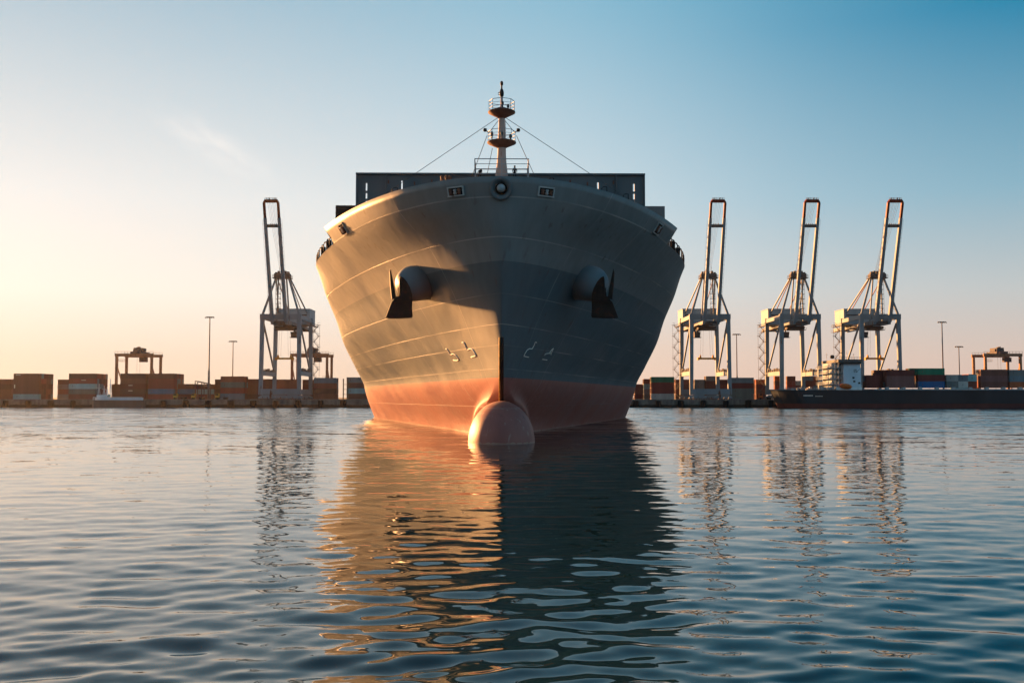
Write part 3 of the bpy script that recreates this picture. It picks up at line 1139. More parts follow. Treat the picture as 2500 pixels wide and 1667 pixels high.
# ------------------------------------------------------------------ ship-to-shore cranes
def build_crane():
    root = empty('gantry_crane')
    G = M['crane_grey']
    def leg(x, y0, y1=None):
        MB().beam((x * 1.03, y0, 2.2), (x * .985, y0, 41.5), 1.75, 1.6, 1.9, 1.7).build('leg', G, root)
    for x in (-9.25, 9.25):
        leg(x, 0); leg(x, 28)
    for y in (0, 28):
        MB().box(-10.3, 10.3, y - .95, y + .95, 2.4, 5.1).build('sill_beam', G, root)
        MB().box(-10.2, 10.2, y - 1.0, y + 1.0, 39.6, 42.2).build('portal_beam', G, root)
    for x in (-9.25, 9.25):
        tb = MB().box(x - .7, x + .7, .9, 27.1, 11.8, 13.9)
        o = tb.build('tie_beam', G, root)
        r_ = MB().rail([(x - .6, 2, 13.9), (x - .6, 26, 13.9)], 1.2, .05, 1, 2.5)
        for k in range(5): r_.box(x - .5, x + .4, 4 + 4.5 * k, 6 + 4.5 * k, 13.9, 13.9 + random.uniform(.6, 1.9))
        r_.build('walkway_gear', M['crane_dark'], o)
        MB().box(x - .6, x + .6, 1, 27, 39.8, 41.8).build('side_girder', G, root)
        MB().beam((x * .985, 1.2, 39), (x * 1.01, 26.5, 14.2), .75).build('diagonal_brace', G, root)
        # knee brackets
    # bogies at the four corners
    for x in (-6.2, 6.2):
        for y in (0, 28):
            b = MB()
            b.prism([(x - 4.6, 1.1), (x + 4.6, 1.1), (x + 2.2, 2.2), (x - 2.2, 2.2)], y - .5, y + .5)
            for k in (-3.5, -1.2, 1.2, 3.5):
                b.prism([(x + k - 1.0, .45), (x + k + 1.0, .45), (x + k + .6, 1.25), (x + k - .6, 1.25)], y - .62, y + .62)
            o = b.build('bogie', G, root)
            wm = MB()
            for k in (-4.0, -3.0, -1.7, -.7, .7, 1.7, 3.0, 4.0):
                wm.lathe([(0, -.3), (.44, -.3), (.44, .3), (0, .3)], (x + k, y, .46), (0, 1, 0), n=12)
            wm.build('bogie_wheels', M['crane_dark'], o)
    # trolley girders running back from the waterside
    for x in (-3.6, 3.6):
        MB().box(x - .55, x + .55, -3.5, 58, 36.9, 38.9).build('trolley_girder', G, root)
    cr = MB()
    for y in (-2, 8, 18, 40, 57): cr.box(-3.04, 3.04, y - .4, y + .4, 37.2, 38.6)
    cr.box(-6.2, -4.2, -1, 56, 36.6, 36.75)
    cr.rail([(-6.1, -1, 36.75), (-6.1, 56, 36.75)], 1.2, .04, 1, 3.5)
    cr.build('girder_walkway', M['crane_dark'], root)
    # machinery house over the landside legs
    hs = MB().box(-8.8, 8.8, 26.6, 41, 38.93, 47.0)
    hs.box(-9.0, 9.0, 26.4, 41.2, 47.003, 47.3)
    o = hs.build('machinery_house', M['house_white'], root)
    w_ = MB()
    w_.box(-7.5, 7.5, 26.35, 26.598, 43.6, 44.3)
    w_.build('house_louvre', M['crane_dark'], o)
    pf = MB().box(-10.5, -8.9, 26, 42, 38.4, 38.6)
    pf.rail([(-10.4, 26, 38.6), (-10.4, 42, 38.6)], 1.2, .05, 1, 2.5)
    pf.build('house_gallery', M['crane_dark'], o)
    # raised boom
    hinge = Vector((0, -3.6, 38.2))
    d = Vector((0, -math.sin(R(19.3)), math.cos(R(19.3))))
    Lb = 60.0
    def bp(x, t): return hinge + d * t + Vector((x, 0, 0))
    bm_ = MB()
    for s in (-1, 1):
        bm_.beam(bp(s * 3.35, 0), bp(s * 3.35, Lb * .855), 1.6, 1.9, 1.3, 1.6)
    boom = bm_.build('boom', G, root)
    rt = MB()
    for s in (-1, 1):
        rt.beam(bp(s * 3.35, Lb * .8553), bp(s * 3.35, Lb - 1.4), 1.05, 1.4)
        rt.beam(bp(s * 3.35, Lb - 1.4), bp(s * 2.4, Lb - .1), 1.05, 1.38)
    rt.beam(bp(-2.5, Lb - .65), bp(2.5, Lb - .65), 1.45, 1.7, side=d)
    rt.build('boom_tip', M['crane_red'], boom)
    tr = MB()
    tr.beam(bp(-2.8, Lb * .79), bp(2.8, Lb * .79), 1.35, 1.1, side=d)
    for k in range(7): tr.beam(bp(-2.7 + .9 * k, Lb * .79), bp(-2.7 + .9 * k, Lb * .79 + random.uniform(.8, 1.4)), .3)
    tr.build('boom_crosstie', M['crane_dark'], boom)
    tg = MB()
    for k in range(9):
        a = random.uniform(-2.6, 2.6)
        tg.beam(bp(a, Lb), bp(a + random.uniform(-.2, .2), Lb + random.uniform(.5, 1.1)), .2)
    tg.rail([bp(-2.9, Lb), bp(2.9, Lb)], .9, .05, 1, 1.2)
    tg.build('boom_tip_gear', M['crane_dark'], boom)
    hg = MB()
    for s in (-1, 1):
        for t in np.arange(2, Lb * .84, 2.2):
            hg.beam(bp(s * 4.15, t), bp(s * 4.15, t) + Vector((s * .55, -.2, 0)), .09)
        hg.beam(bp(s * 4.7, 2), bp(s * 4.7, Lb * .84), .07)
        for t in np.arange(3, Lb * .8, 5.5): hg.beam(bp(s * 3.9, t), bp(s * 3.9, t + 1.2), .5)
    hg.build('boom_walkway', M['crane_dark'], boom)
    rp = MB()
    apex = Vector((0, 2.5, 62.5))
    for x in (-1.9, -1.2, -.6, .2, .9, 1.7):
        rp.beam(bp(x, Lb - 1), apex + Vector((x * .6, 0, .5)), .075)
    rp.build('boom_hoist_ropes', M['rope'], boom)
    # A-frame
    for s in (-1, 1):
        MB().beam((s * 9.0, .0, 42.2), (s * 3.0, 2.2, 61), 1.0, .9, .8, .8).build('apex_frame_leg', G, root)
        MB().beam((s * 3.4, 3.2, 61), (s * 7.6, 27.5, 44.5), .55).build('back_stay', G, root)
        MB().beam((s * 3.0, 3.4, 61), (s * 3.6, 46, 39), .35).build('girder_stay', M['crane_red'], root)
        MB().beam((s * 2.0, 2.6, 61), (s * 3.2, 5.0, 39), .6).build('inner_strut', G, root)
    ap = MB().box(-3.9, 3.9, .6, 4.2, 60.6, 62.6)
    ap.box(-4.6, 4.6, -.2, 5.0, 60.2, 60.5)
    ap.rail([(-4.5, -.1, 60.5), (4.5, -.1, 60.5), (4.5, 4.9, 60.5), (-4.5, 4.9, 60.5)], 1.3, .05, 1, 1.8, closed=True)
    for x in (-3, -1.6, 0, 1.8, 3.1): ap.box(x - .45, x + .45, 1.2, 3.2, 62.6, 62.6 + random.uniform(.4, 1.5))
    ap.beam((1.5, 2, 62.6), (1.5, 2, 66.5), .12)
    ap.build('apex_platform', M['crane_dark'], root)
    ls = MB()
    for z in np.arange(43.0, 60.0, 2.4):
        ls.box(1.2, 3.8, 3.9, 5.4, z, z + .12)
        ls.beam((1.3, 4.7, z + .1), (3.7, 4.7, z + 2.4), .14)
        ls.beam((1.3, 4.0, z + 1.1), (3.7, 4.0, z + 1.1), .07)
    for x in (1.2, 3.8): ls.beam((x, 4.0, 42), (x, 4.0, 60.5), .12)
    ls.build('apex_ladder', M['crane_dark'], root)
    # stair tower on the landside leg
    st = MB()
    x0, x1 = -13.6, -11.0
    z = 1.0
    k = 0
    while z < 37:
        a, b = (x0, x1) if k % 2 else (x1, x0)
        st.beam((a, 27.2, z), (b, 27.2, z + 2.9), .16, 1.0)
        st.beam((a, 26.7, z + 1.1), (b, 26.7, z + 4.0), .09)
        st.box(min(b, b) - .8, b + .8, 26.6, 28.6, z + 2.85, z + 2.97)
        st.beam((b - .8, 26.6, z + 4.0), (b + .8, 26.6, z + 4.0), .08)
        z += 2.9; k += 1
    for x in (x0 - .2, x1 + .4):
        st.beam((x, 28.4, .2), (x, 28.4, 38.5), .12)
    st.build('stair_tower', M['crane_dark'], root)
    # trolley and operator's cab under the girders
    ty = 9.0
    tl = MB().box(-4.4, 4.4, ty - 2.2, ty + 2.2, 35.3, 36.6)
    tl.box(-4.8, 5.0, ty - 2.6, ty + 2.6, 34.7, 34.95)
    tl.rail([(-4.8, ty - 2.6, 34.95), (5.0, ty - 2.6, 34.95)], 1.1, .05, 1, 1.6)
    tl.build('trolley', M['crane_dark'], root)
    cb = MB().hexa([(-6.1, ty - 1.2, 31.2), (-3.4, ty - 1.2, 31.2), (-3.4, ty + 1.8, 31.2), (-6.1, ty + 1.8, 31.2),
                    (-6.3, ty - 1.7, 33.9), (-3.2, ty - 1.7, 33.9), (-3.2, ty + 1.8, 33.9), (-6.3, ty + 1.8, 33.9)])
    cb.box(-6.6, -2.9, ty - 2, ty + 2, 30.95, 31.197)
    cb.beam((-4.8, ty, 33.9), (-4.8, ty, 35.2), .5)
    cb.build('operator_cab', M['crane_dark'], root)
    return root


def add_spreader(root):
    ty = 9.0
    sp = MB().box(-4.4, 4.4, ty - .7, ty + .7, 20.0, 20.9)
    sp.box(-4.6, -3.8, ty - 1.25, ty + 1.25, 19.7, 21.0)
    sp.box(3.8, 4.6, ty - 1.25, ty + 1.25, 19.7, 21.0)
    sp.prism([(-3.7, 20.9), (-2.7, 20.9), (-3.0, 22.3), (-3.4, 22.3)], ty - .6, ty + .6)
    sp.prism([(2.7, 20.9), (3.7, 20.9), (3.4, 22.3), (3.0, 22.3)], ty - .6, ty + .6)
    o = sp.build('spreader', M['spreader'], root)
    rr = MB()
    for x in (-3.2, -1.9, 1.9, 3.2): rr.beam((x, ty, 21.5), (x * .8, ty, 34.8), .07)
    rr.build('hoist_ropes', M['rope'], o)


crane = build_crane()
CRANES = [(683, 487, True, True, 'grey quayside gantry crane with raised boom standing left of the big ship'),
          (1735, 487, False, True, 'grey quayside gantry crane with raised red tipped boom nearest the big ship on its right'),
          (1956, 487, False, False, 'grey quayside gantry crane behind the stern of the moored cargo ship, no spreader showing'),
          (2152, 487, False, True, 'grey quayside gantry crane behind the white deckhouse of the moored cargo ship')]
all_cr = [crane] + [copy_tree(crane) for _ in range(3)]
for o, (px, d, mirror, spr, lab) in zip(all_cr, CRANES):
    p = at(px, 970, d)
    o.location = (p.x, d, QZ + .03)
    if mirror: o.scale = (-1, 1, 1)
    tag(o, lab, 'gantry crane', 'ship to shore cranes along the quay')
    if spr: add_spreader(o)


# ------------------------------------------------------------------ yard gantries
def build_yard_gantry():
    root = empty('yard_crane')
    W, D, H = 19.4, 14.0, 25.2
    G = M['gantry']
    for x in (0, W):
        for y in (0, D): MB().beam((x, y, 1.2), (x, y, H - 1.4), 1.25, 1.25).build('leg', G, root)
        MB().box(x - .55, x + .55, -1, D + 1, .9, 2.2).build('sill_beam', G, root)
        MB().beam((x, .8, 18), (x, D - .8, 3), .5).build('diagonal_brace', G, root)
        wm = MB()
        for y in (-1.5, 1.2, D - 1.2, D + 1.5): wm.lathe([(0, -.45), (.8, -.45), (.8, .45), (0, .45)], (x, y, .8), (1, 0, 0), n=14)
        wm.build('tyres', M['fender'], root)
    for y in (0, D):
        b = MB().box(-1.0, W + 1.0, y - .6, y + .6, H - 1.6, H)
        o = b.build('main_girder', G, root)
        r_ = MB().rail([(-1, y - .55, H), (W + 1, y - .55, H)], 1.15, .05, 1, 1.8)
        r_.build('girder_railing', G, o)
    tr = MB().box(7.0, 13.2, 1, D - 1, H + .1, H + 1.2)
    tr.box(8.0, 12.0, 3, D - 3, H + 1.2, H + 3.4)
    tr.box(9.0, 13.0, 5, D - 5, H + 2, H + 2.9)
    for k in range(6): tr.box(7.4 + k * .95, 7.9 + k * .95, 4, 6, H + 1.2, H + random.uniform(1.8, 4.2))
    tr.build('trolley', M['crane_dark'], root)
    MB().box(11.6, 15.6, 2, 4.6, H - 4.6, H - 2.1).build('operator_cab', M['crane_dark'], root)
    wk = MB().box(.7, 4.2, .8, 1.4, H - 4.4, H - 4.2)
    wk.rail([(.7, .8, H - 4.2), (4.2, .8, H - 4.2)], 1.1, .05, 1, 1.2)
    wk.rail([(W - .9, D, 12), (W - 5, D, 12)], 1.1, .05, 1, 1.3)
    wk.build('access_platform', G, root)
    rp = MB()
    for x in (9.4, 11.0): rp.beam((x, 5, 12), (x, 5, H), .08)
    rp.build('hoist_ropes', M['rope'], root)
    return root


yg = build_yard_gantry()
YG = [(283, 545, 0, 'brown rubber tyred yard gantry rising behind the leftmost container stacks'),
      (712, 545, 0, 'brown rubber tyred yard gantry partly behind the left quayside crane'),
      (2408, 545, 0, 'brown rubber tyred yard gantry at the right edge above the moored ship')]
for o, (px, d, rz, lab) in zip([yg, copy_tree(yg), copy_tree(yg)], YG):
    p = at(px, 970, d)
    o.location = (p.x, d, QZ + .01)
    tag(o, lab, 'yard crane', 'yard gantry cranes behind the containers')

# ------------------------------------------------------------------ containers
def container_mesh(L=13.2, H=2.62, W=2.44):
    mb = MB()
    e = .12
    for y in (0, W):
        for z in (0, H): mb.box(-0.0, L, y - (e if y else 0), y + (0 if y else e), z - (e if z else 0), z + (0 if z else e))
        for x in (0, L): mb.box(x - (e if x else 0), x + (0 if x else e), y - (e if y else 0), y + (0 if y else e), e + .002, H - e - .002)
    for x in (0, L):
        for z in (0, H): mb.box(x - (e if x else 0), x + (0 if x else e), e + .002, W - e - .002, z - (e if z else 0), z + (0 if z else e))
    # corrugated long sides
    n = 22
    for y, s in ((.02, 1), (W - .02, -1)):
        vs, fs = [], []
        for i in range(n):
            for k, dd in ((0, 0), (.35, 0), (.5, .05), (.85, .05)):
                x = e + (L - 2 * e) * (i + k) / n
                vs += [(x, y + s * dd, e), (x, y + s * dd, H - e)]
        m = len(vs) // 2
        for i in range(m - 1): fs.append((2 * i, 2 * i + 2, 2 * i + 3, 2 * i + 1))
        mb.add(vs, fs)
    mb.box(e, L - e, e, W - e, H - .06, H - .01)
    mb.box(.04, .08, e, W - e, e, H - e)
    mb.box(L - .08, L - .04, e, W - e, e, H - e)
    for x in (.0, L - .035):
        for y in (.45, .85, 1.55, 1.95): mb.box(x, x + .035, y - .03, y + .03, .15, H - .15)
        mb.box(x + .004, x + .03, 1.18, 1.26, e, H - e)
    return mb


CM = {}
def container(kind, col, loc, label, group, sx=1.0):
    if kind not in CM:
        L_, H_ = kind
        o = container_mesh(L_, H_).build('shipping_container', M['box ' + col])
        CM[kind] = o
        o.material_slots[0].link = 'OBJECT'
    else:
        o = CM[kind].copy(); COL.objects.link(o)
    o.material_slots[0].link = 'OBJECT'
    o.material_slots[0].material = M['box ' + col]
    o.location = loc
    tag(o, label, 'container', group)
    return o


ORD = ['bottom', 'second', 'third', 'fourth', 'fifth', 'sixth']
ROW = ['front', 'second', 'third', 'fourth', 'fifth', 'sixth']
MIXC = ['brown', 'dark brown', 'red', 'brick red', 'brown', 'dark red', 'grey', 'brown', 'grey blue']
marks = MB()
def stack(px, d, tiers, rows, desc, L=12.6, H=2.62, base=None, grp='containers stacked in the port yard', back=None, drop=(), pool=MIXC):
    x = at(px, 970, d).x
    z0 = QZ + .02 if base is None else base
    res = []
    for r in range(rows):
        for t, c in enumerate(tiers):
            if r > 0 and (r, t) in drop: continue
            if r > 0:
                c = random.choice(pool)
            if c is None: continue
            y = d + r * 2.62
            lab = '%s container, %s tier, %s row, %s' % (c, ORD[t], ROW[r], desc)
            o = container((L, H), c, (x + (random.uniform(-.06, .06)), y + random.uniform(-.05, .05), z0 + t * (H + .02)), lab, grp)
            res.append(o)
    return res


D0 = 506
stack(-34, D0 + 14, ['brown', 'brown', 'dark brown', 'brown'], 3, 'stack cut by the left photo edge', L=13.0)
sB = stack(32, D0, ['teal', 'brown', 'brown', 'brown', 'brown'], 6, 'tall stack second from left edge', L=13.2)
stack(140, D0 + 22, ['grey blue', 'brown', 'grey', 'dark brown'], 2, 'low stack between the two leftmost tall stacks', L=9)
sC = stack(167, D0, ['brown', 'grey green', 'light teal', 'red', 'brown'], 6, 'tall stack with pale teal box, left yard', L=13.6)
stack(272, D0 + 12, ['brown', 'brown', 'dark brown'], 1, 'low stack beside the tall teal stack', L=5)
sD = stack(293, D0, ['dark red', 'dark brown', 'dark red', 'brown', 'dark brown'], 3, 'tall stack under the left yard gantry', L=13.2)
sE = stack(361, D0, ['red', 'blue', 'red', 'red', 'brown'], 6, 'tall stack with blue box left of lamp mast', L=13.2)
stack(428, D0 + 6, ['dark red', 'blue', 'brown'], 2, 'short stack just left of the tall lamp mast', L=9.2)
stack(478, D0 + 16, ['brown', 'teal', 'dark brown'], 2, 'low stack behind the tall lamp mast', L=9)
stack(524, D0 + 20, ['dark brown', 'dark brown', 'brown', 'dark brown'], 2, 'dark stack right of the tall lamp mast', L=9)
sG = stack(538, D0, ['grey blue', 'red', 'grey green', 'brick red'], 3, 'stack below the short lamp mast', L=12.0, H=2.92)
stack(604, D0 + 10, ['dark brown', 'brown', 'brown', 'brown'], 2, 'stack behind left crane legs', L=13.2, H=2.62)
stack(670, D0 + 20, ['brown', 'dark red', 'brown', 'brown'], 2, 'stack between the left crane legs', L=13.2, H=2.62)
stack(738, D0 + 26, ['dark brown', 'brown', 'dark red', 'brown'], 1, 'stack behind right legs of left crane', L=8, H=2.62)
stack(766, D0 + 4, ['brown', 'dark brown', 'brick red', 'grey blue'], 3, 'stack right of the left crane', L=11.4, H=2.75)
stack(846, D0, ['dark brown', 'teal', 'brown', 'grey'], 2, 'stack half hidden by the big ship', L=13.2, H=2.8)
# right of the ship
stack(1550, D0 + 14, ['dark red', 'brown', 'brown'], 2, 'low stack touching the big ship on the right', L=6, H=2.62)
stack(1572, D0 + 8, ['grey green', 'grey', 'teal', 'brown'], 2, 'narrow stack beside green container stack', L=3.2, H=2.62)
stack(1590, D0, ['pale grey', 'dark red', 'dark red', 'green'], 2, 'stack with green top next to ship', L=11.8, H=2.85)
stack(1650, D0 + 22, ['dark brown', 'dark red', 'dark brown', 'brown'], 2, 'dark stack behind second crane left legs', L=7.5, H=2.62)
stack(1696, D0 + 26, ['grey', 'brown', 'grey', 'grey'], 2, 'grey stack between second crane legs', L=5.5, H=2.62, pool=['orange', 'brick red', 'grey'])  # orange in the back row stands for sunlit left ends
stack(1724, D0 + 24, ['dark brown', 'grey', 'dark brown', 'dark brown', 'grey'], 2, 'dark stack between second crane legs', L=6, H=2.45, pool=['orange', 'brick red', 'brown'])  # back row coloured orange as if the sun caught its left side
stack(1758, D0 + 24, ['grey', 'dark brown', 'brown', 'dark brown'], 2, 'stack behind second crane right legs', L=6.5, H=2.62)
stack(1786, D0, ['grey green', 'grey green', 'dark red', 'grey blue'], 3, 'stack with grey top right of second crane', L=11.6, H=2.75)
stack(1846, D0 + 22, ['dark red', 'brown', 'dark red', 'orange'], 2, 'sunlit-coloured stack near third crane left legs', L=5.4, H=2.62, pool=['orange', 'dark red', 'brick red'])  # orange boxes carry the sunlight on dark red ones as colour
for px, n, cc, nm in ((1892, 5, 'orange', 'orange stack behind third crane left legs'), (1922, 5, 'brown', 'brown stack inside third crane'), (1936, 4, 'pale grey', 'pale stack inside third crane'),
                      (1966, 5, 'grey blue', 'grey stack by third crane right legs'), (1984, 5, 'orange', 'orange stack by third crane right legs'), (2000, 4, 'dark red', 'red stack behind white deckhouse')):
    stack(px, D0 + 24, [random.choice(MIXC) for _ in range(n - 1)] + [cc], 1, nm, L=4.6, H=2.45)
stack(2020, D0 + 30, ['brown', 'dark red', 'brick red', 'orange'], 1, 'stack left of the white deckhouse', L=4.6, H=2.45)
stack(2325, D0 + 10, ['grey', 'brown', 'teal', 'grey'], 1, 'yard stack seen past the right lamp mast', L=11)
stack(2366, D0 + 14, ['orange', 'brick red', 'orange', 'orange', 'orange'], 3, 'stack coloured as sunlit side below right yard gantry', L=6.4, pool=['orange', 'brick red', 'yellow' if False else 'orange'])  # orange is sunlight on the side of the brown stack, put into colour

# small lettering dashes on three containers
def lettering(o, L, H, spec):
    mb = MB()
    for x, z, w, h in spec: mb.box(x, x + w, -.03, .015, z, z + h)
    mb.build('lettering', M['mark_white'], o)
lettering(sD[2], 13.2, 2.62, [(4.2 + .45 * k, 1.6, .3, .4) for k in range(5)])
lettering(sD[1], 13.2, 2.62, [(4.2 + .45 * k, 1.5, .3, .4) for k in range(5)])
lettering(sB[4], 13.2, 2.62, [(1.2 + .4 * k, 1.7, .26, .3) for k in range(6)])
lettering(sC[3], 13.6, 2.62, [(6.5 + .4 * k, 1.7, .26, .3) for k in range(6)])
lettering(sB[2], 13.2, 2.62, [(.4, .4, .45, 1.8)])

# ------------------------------------------------------------------ moored cargo ship on the right
CZ = 8.2
CY0, CY1 = 449.0, 476.0
def build_cargo_ship():
    xs = at(1886, 970, CY0).x + 4.0
    root = empty('cargo_ship', (xs, CY0, 0))
    tag(root, 'dark navy cargo ship moored at the quay on the right, white deckhouse aft', 'ship')
    Lc = 190.0
    W = CY1 - CY0
    # hull from cross sections along x, stern rounded and undercut
    def sect(x, z):
        """inset of the side at distance x from the stern and height z"""
        under = max(0, 1 - z / CZ) * 3.4
        xx = x - under
        if xx <= 0: return W / 2
        return (W / 2) * max(0, 1 - min(1, (xx / 9.0))) ** 2.2 * .55
    zs = [-1.5, 0, .6, 1.2, 2.05, 2.06, 3.5, 5, 6.5, CZ]
    for nm, mt, za, zb in (('hull', M['navy'], 2.05, CZ), ('boot_topping', M['boot_red'], -1.5, 2.05)):
        zz = np.linspace(za, zb, 8)
        mb = MB(); vs, fs = [], []
        nx = 40
        rows = []
        for z in zz:
            under = max(0, 1 - z / CZ) * 3.4
            row = []
            X = [under + (Lc - under) * (k / nx) ** 2.4 for k in range(nx + 1)]
            for k in range(nx, -1, -1): row.append((X[k], sect(X[k], z)))
            for k in range(0, nx + 1): row.append((X[k], W - sect(X[k], z)))
            idx = []
            for p in row:
                idx.append(len(vs)); vs.append((p[0], p[1], z))
            rows.append(idx)
        for a in range(len(rows) - 1):
            for k in range(len(rows[0]) - 1):
                fs.append((rows[a][k], rows[a][k + 1], rows[a + 1][k + 1], rows[a + 1][k]))
            fs.append((rows[a][-1], rows[a][0], rows[a + 1][0], rows[a + 1][-1]))
        if nm == 'hull': fs.append(tuple(rows[-1]))
        mb.add(vs, fs, False)
        mb.build(nm, mt, root)
    nmk = MB()
    for k in range(7): nmk.box(10.2 + k * .62, 10.6 + k * .62, -.045, .02, 5.4, 5.9)
    for k in range(4): nmk.box(15.6 + k * .9, 16.1 + k * .9, -.045, .02, 5.2, 5.55)
    nmk.build('stern_lettering', M['mark_white'], root)
    rl = MB().rail([(.6, 5.3, CZ), (9.5, .35, CZ), (30, .3, CZ)], 1.2, .05, 2, 1.5)
    for k in range(16):
        a = random.uniform(4, 30); rl.box(a, a + random.uniform(.4, 1.2), 1.2, 2.4, CZ, CZ + random.uniform(.5, 1.5))
    rl.build('deck_railing', M['pale'] if 'pale' in M else M['steel'], root)
    rr2 = MB()
    for k in range(9):
        x = 48 + k * 7.6
        rr2.box(x, x + 1.4, .4, 2.2, CZ, CZ + 1.3)
        rr2.beam((x - 3, .35, CZ), (x - 3, .35, CZ + 1.0), .12)
    rr2.box(43, 125, .5, 3.0, CZ, CZ + .5)
    rr2.build('hatch_coaming', M['steel'], root)
    def X(px): return at(px, 970, CY0).x - xs
    # deckhouse
    h = MB().box(X(2063), X(2105), 1.2, 22, CZ, at(0, 898, CY0).z)
    h.box(X(2066), X(2107), 2.5, 20, at(0, 898, CY0).z + .003, at(0, 888, CY0).z)
    dh = h.build('deckhouse', M['blue_white'], root)
    lg = MB()
    gx, gz = X(2088), at(0, 908.5, CY0).z
    for (a, b, c, d) in ((0, .9, 0, .18), (0, .18, .18, 1.5), (.18, .9, .68, .84), (.18, .9, 1.34, 1.5), (.72, .9, .84, 1.34), (1.1, 1.9, 0, .18), (1.1, 1.28, .18, 1.5), (1.28, 1.7, 1.34, 1.5)):
        lg.box(gx + a * .9, gx + b * .9, 1.14, 1.198, gz + c * .9, gz + d * .9)
    lg.beam((gx + 1.3, 1.16, gz + .2), (gx + 2.7, 1.16, gz + 1.5), .16, .05)
    lg.build('funnel_emblem', M['glass'], dh)
    wn = MB()
    for px, py in ((2084, 924), (2086, 933), (2098, 937)): wn.box(X(px), X(px) + 1.0, 1.12, 1.197, at(0, py, CY0).z, at(0, py, CY0).z + .8)
    wn.build('porthole', M['glass'], dh)
    wg = MB().box(X(2048), X(2107), -.2, 24, at(0, 884, CY0).z, at(0, 877, CY0).z)
    wg.rail([(X(2050), 0, at(0, 877, CY0).z), (X(2107), 0, at(0, 877, CY0).z)], 1.1, .05, 1, 1.2)
    wg.build('bridge_wing', M['boat_grey'], root)
    bg = MB().box(X(2052), X(2106), 1, 22, at(0, 888, CY0).z + .003, at(0, 884, CY0).z - .003)
    bg.build('bridge_windows', M['glass'], root)
    # after decks: open galleries and stairs facing the evening light
    ga = MB()
    x0, x1 = X(2026), X(2061)
    z = CZ
    k = 0
    while z < at(0, 880, CY0).z - 1:
        ga.box(x0, x1, 2, 20, z, z + .22)
        ga.rail([(x0, 2, z + .22), (x1, 2, z + .22)], 1.05, .05, 2, 1.1)
        ga.rail([(x0, 2, z + .22), (x0, 20, z + .22)], 1.05, .05, 2, 1.1)
        for q in range(5): ga.beam((x0 + .15 + q * (x1 - x0 - .3) / 4, 2.1, z), (x0 + .15 + q * (x1 - x0 - .3) / 4, 2.1, z + 2.5), .2)
        ga.beam((x0 + 1, 2.2, z + .2), (x0 + 3.6, 2.2, z + 2.5), .35, .2)
        ga.box(x0 + 2.6, x1, 5, 18, z + .225, z + 2.5)
        z += 2.5; k += 1
    ga.build('gallery_decks', M['house_white'], root)
    lw = MB().box(X(2043), X(2105), .2, 1.0, CZ + .003, CZ + 1.4)
    lw.rail([(X(2043), .2, CZ + 1.4), (X(2105), .2, CZ + 1.4)], .9, .05, 1, .9)
    lw.build('boat_deck', M['white'], root)
    lb = MB()
    prof = [(0, 0), (.6, .3), (1.05, 1.2), (1.25, 2.6), (1.2, 4.0), (.8, 5.2), (0, 5.8)]
    lb.lathe(prof, (X(2049), -.6, at(0, 941, CY0).z), (1, 0, -.12), n=14)
    lb.build('lifeboat', M['lifeboat'], root)
    dm = MB().lathe([(0, -.9), (.8, -.7), (1.05, 0), (.8, .75), (0, .95)], (X(2044), 6, at(0, 871, CY0).z + .2), n=14)
    dm.build('radar_dome', M['black'], root)
    ms = MB()
    for px, h_ in ((2030, 3.2), (2080, 4.2), (2097, 3.0), (2062, 2.5)):
        zt = at(0, 877, CY0).z
        ms.beam((X(px), 6, zt), (X(px), 6, zt + h_), .14)
        ms.beam((X(px) - .6, 6, zt + h_ * .7), (X(px) + .6, 6, zt + h_ * .7), .1)
    ms.build('signal_mast', M['steel'], root)
    return root


build_cargo_ship()
DB = CZ + 1.0
SG = 'containers on the moored cargo ship'
def deck_box(px, py, c, desc, L=12.2, H=2.9, y=CY0 + 1.2, tip=None, deep=1):
    for r in range(deep):
        p = at(px, py, y)
        o = container((L, H), c if r == 0 else random.choice(MIXC), (p.x, y + r * 2.6, p.z), ('%s container %s' % (c, desc)) if r == 0 else '%s row %s container behind the %s container %s' % ('second' if r == 1 else 'third', 'deck', c, desc), SG)
        if r: o['label'] = '%s deck row, container hidden behind %s container %s' % (ROW[r], c, desc)
    return o


# two tiers etc., read from left to right along the deck
def deck_stack(px, tiers, desc, L=12.2, H=2.72, y=CY0 + 3.2, rows=2, z0=DB):
    x = at(px, 970, y).x
    for r in range(rows):
        for t, c in enumerate(tiers):
            if c is None: continue
            cc = c if r == 0 else random.choice(MIXC)
            container((L, H), cc, (x, y + r * 2.6, z0 + t * (H + .02)),
                      '%s container, %s tier, %s row, %s' % (cc, ORD[t], ROW[r], desc), SG)


deck_stack(2116, ['dark red', 'dark red'], 'deck stack right of white deckhouse', L=6.2, H=2.9)
deck_stack(2138, ['dark red', 'dark red', 'dark red'], 'deck stack in front of fourth crane leg', L=6.4, H=2.75, y=CY0 + 8)
deck_stack(2166, ['rose brown', 'rose brown', 'dark red'], 'deck stack of rose brown boxes', L=12.9, H=2.72)
deck_stack(2243, ['deep blue', 'dark red', 'bright green'], 'deck stack with blue bottom box', L=12.2, H=2.98)
deck_stack(2223, [None, None, 'green'], 'just left of the bright green one', L=3.5, H=2.98, y=CY0 + 3.4)
deck_stack(2312, ['grey', 'pale grey'], 'deck stack below right lamp mast', L=5.4, H=3.0)
deck_stack(2341, ['off white', 'grey blue'], 'deck stack right of right lamp mast', L=4.4, H=3.0)
deck_stack(2364, ['brick red', 'light teal'], 'deck stack with teal top', L=4.2, H=3.0)
deck_stack(2396, ['brown', 'rose brown', 'brown'], 'tall brown deck stack near right edge', L=12.4, H=2.8)
deck_stack(2466, ['orange', 'grey blue', 'grey'], 'deck stack cut by right photo edge', L=12.4, H=2.75)

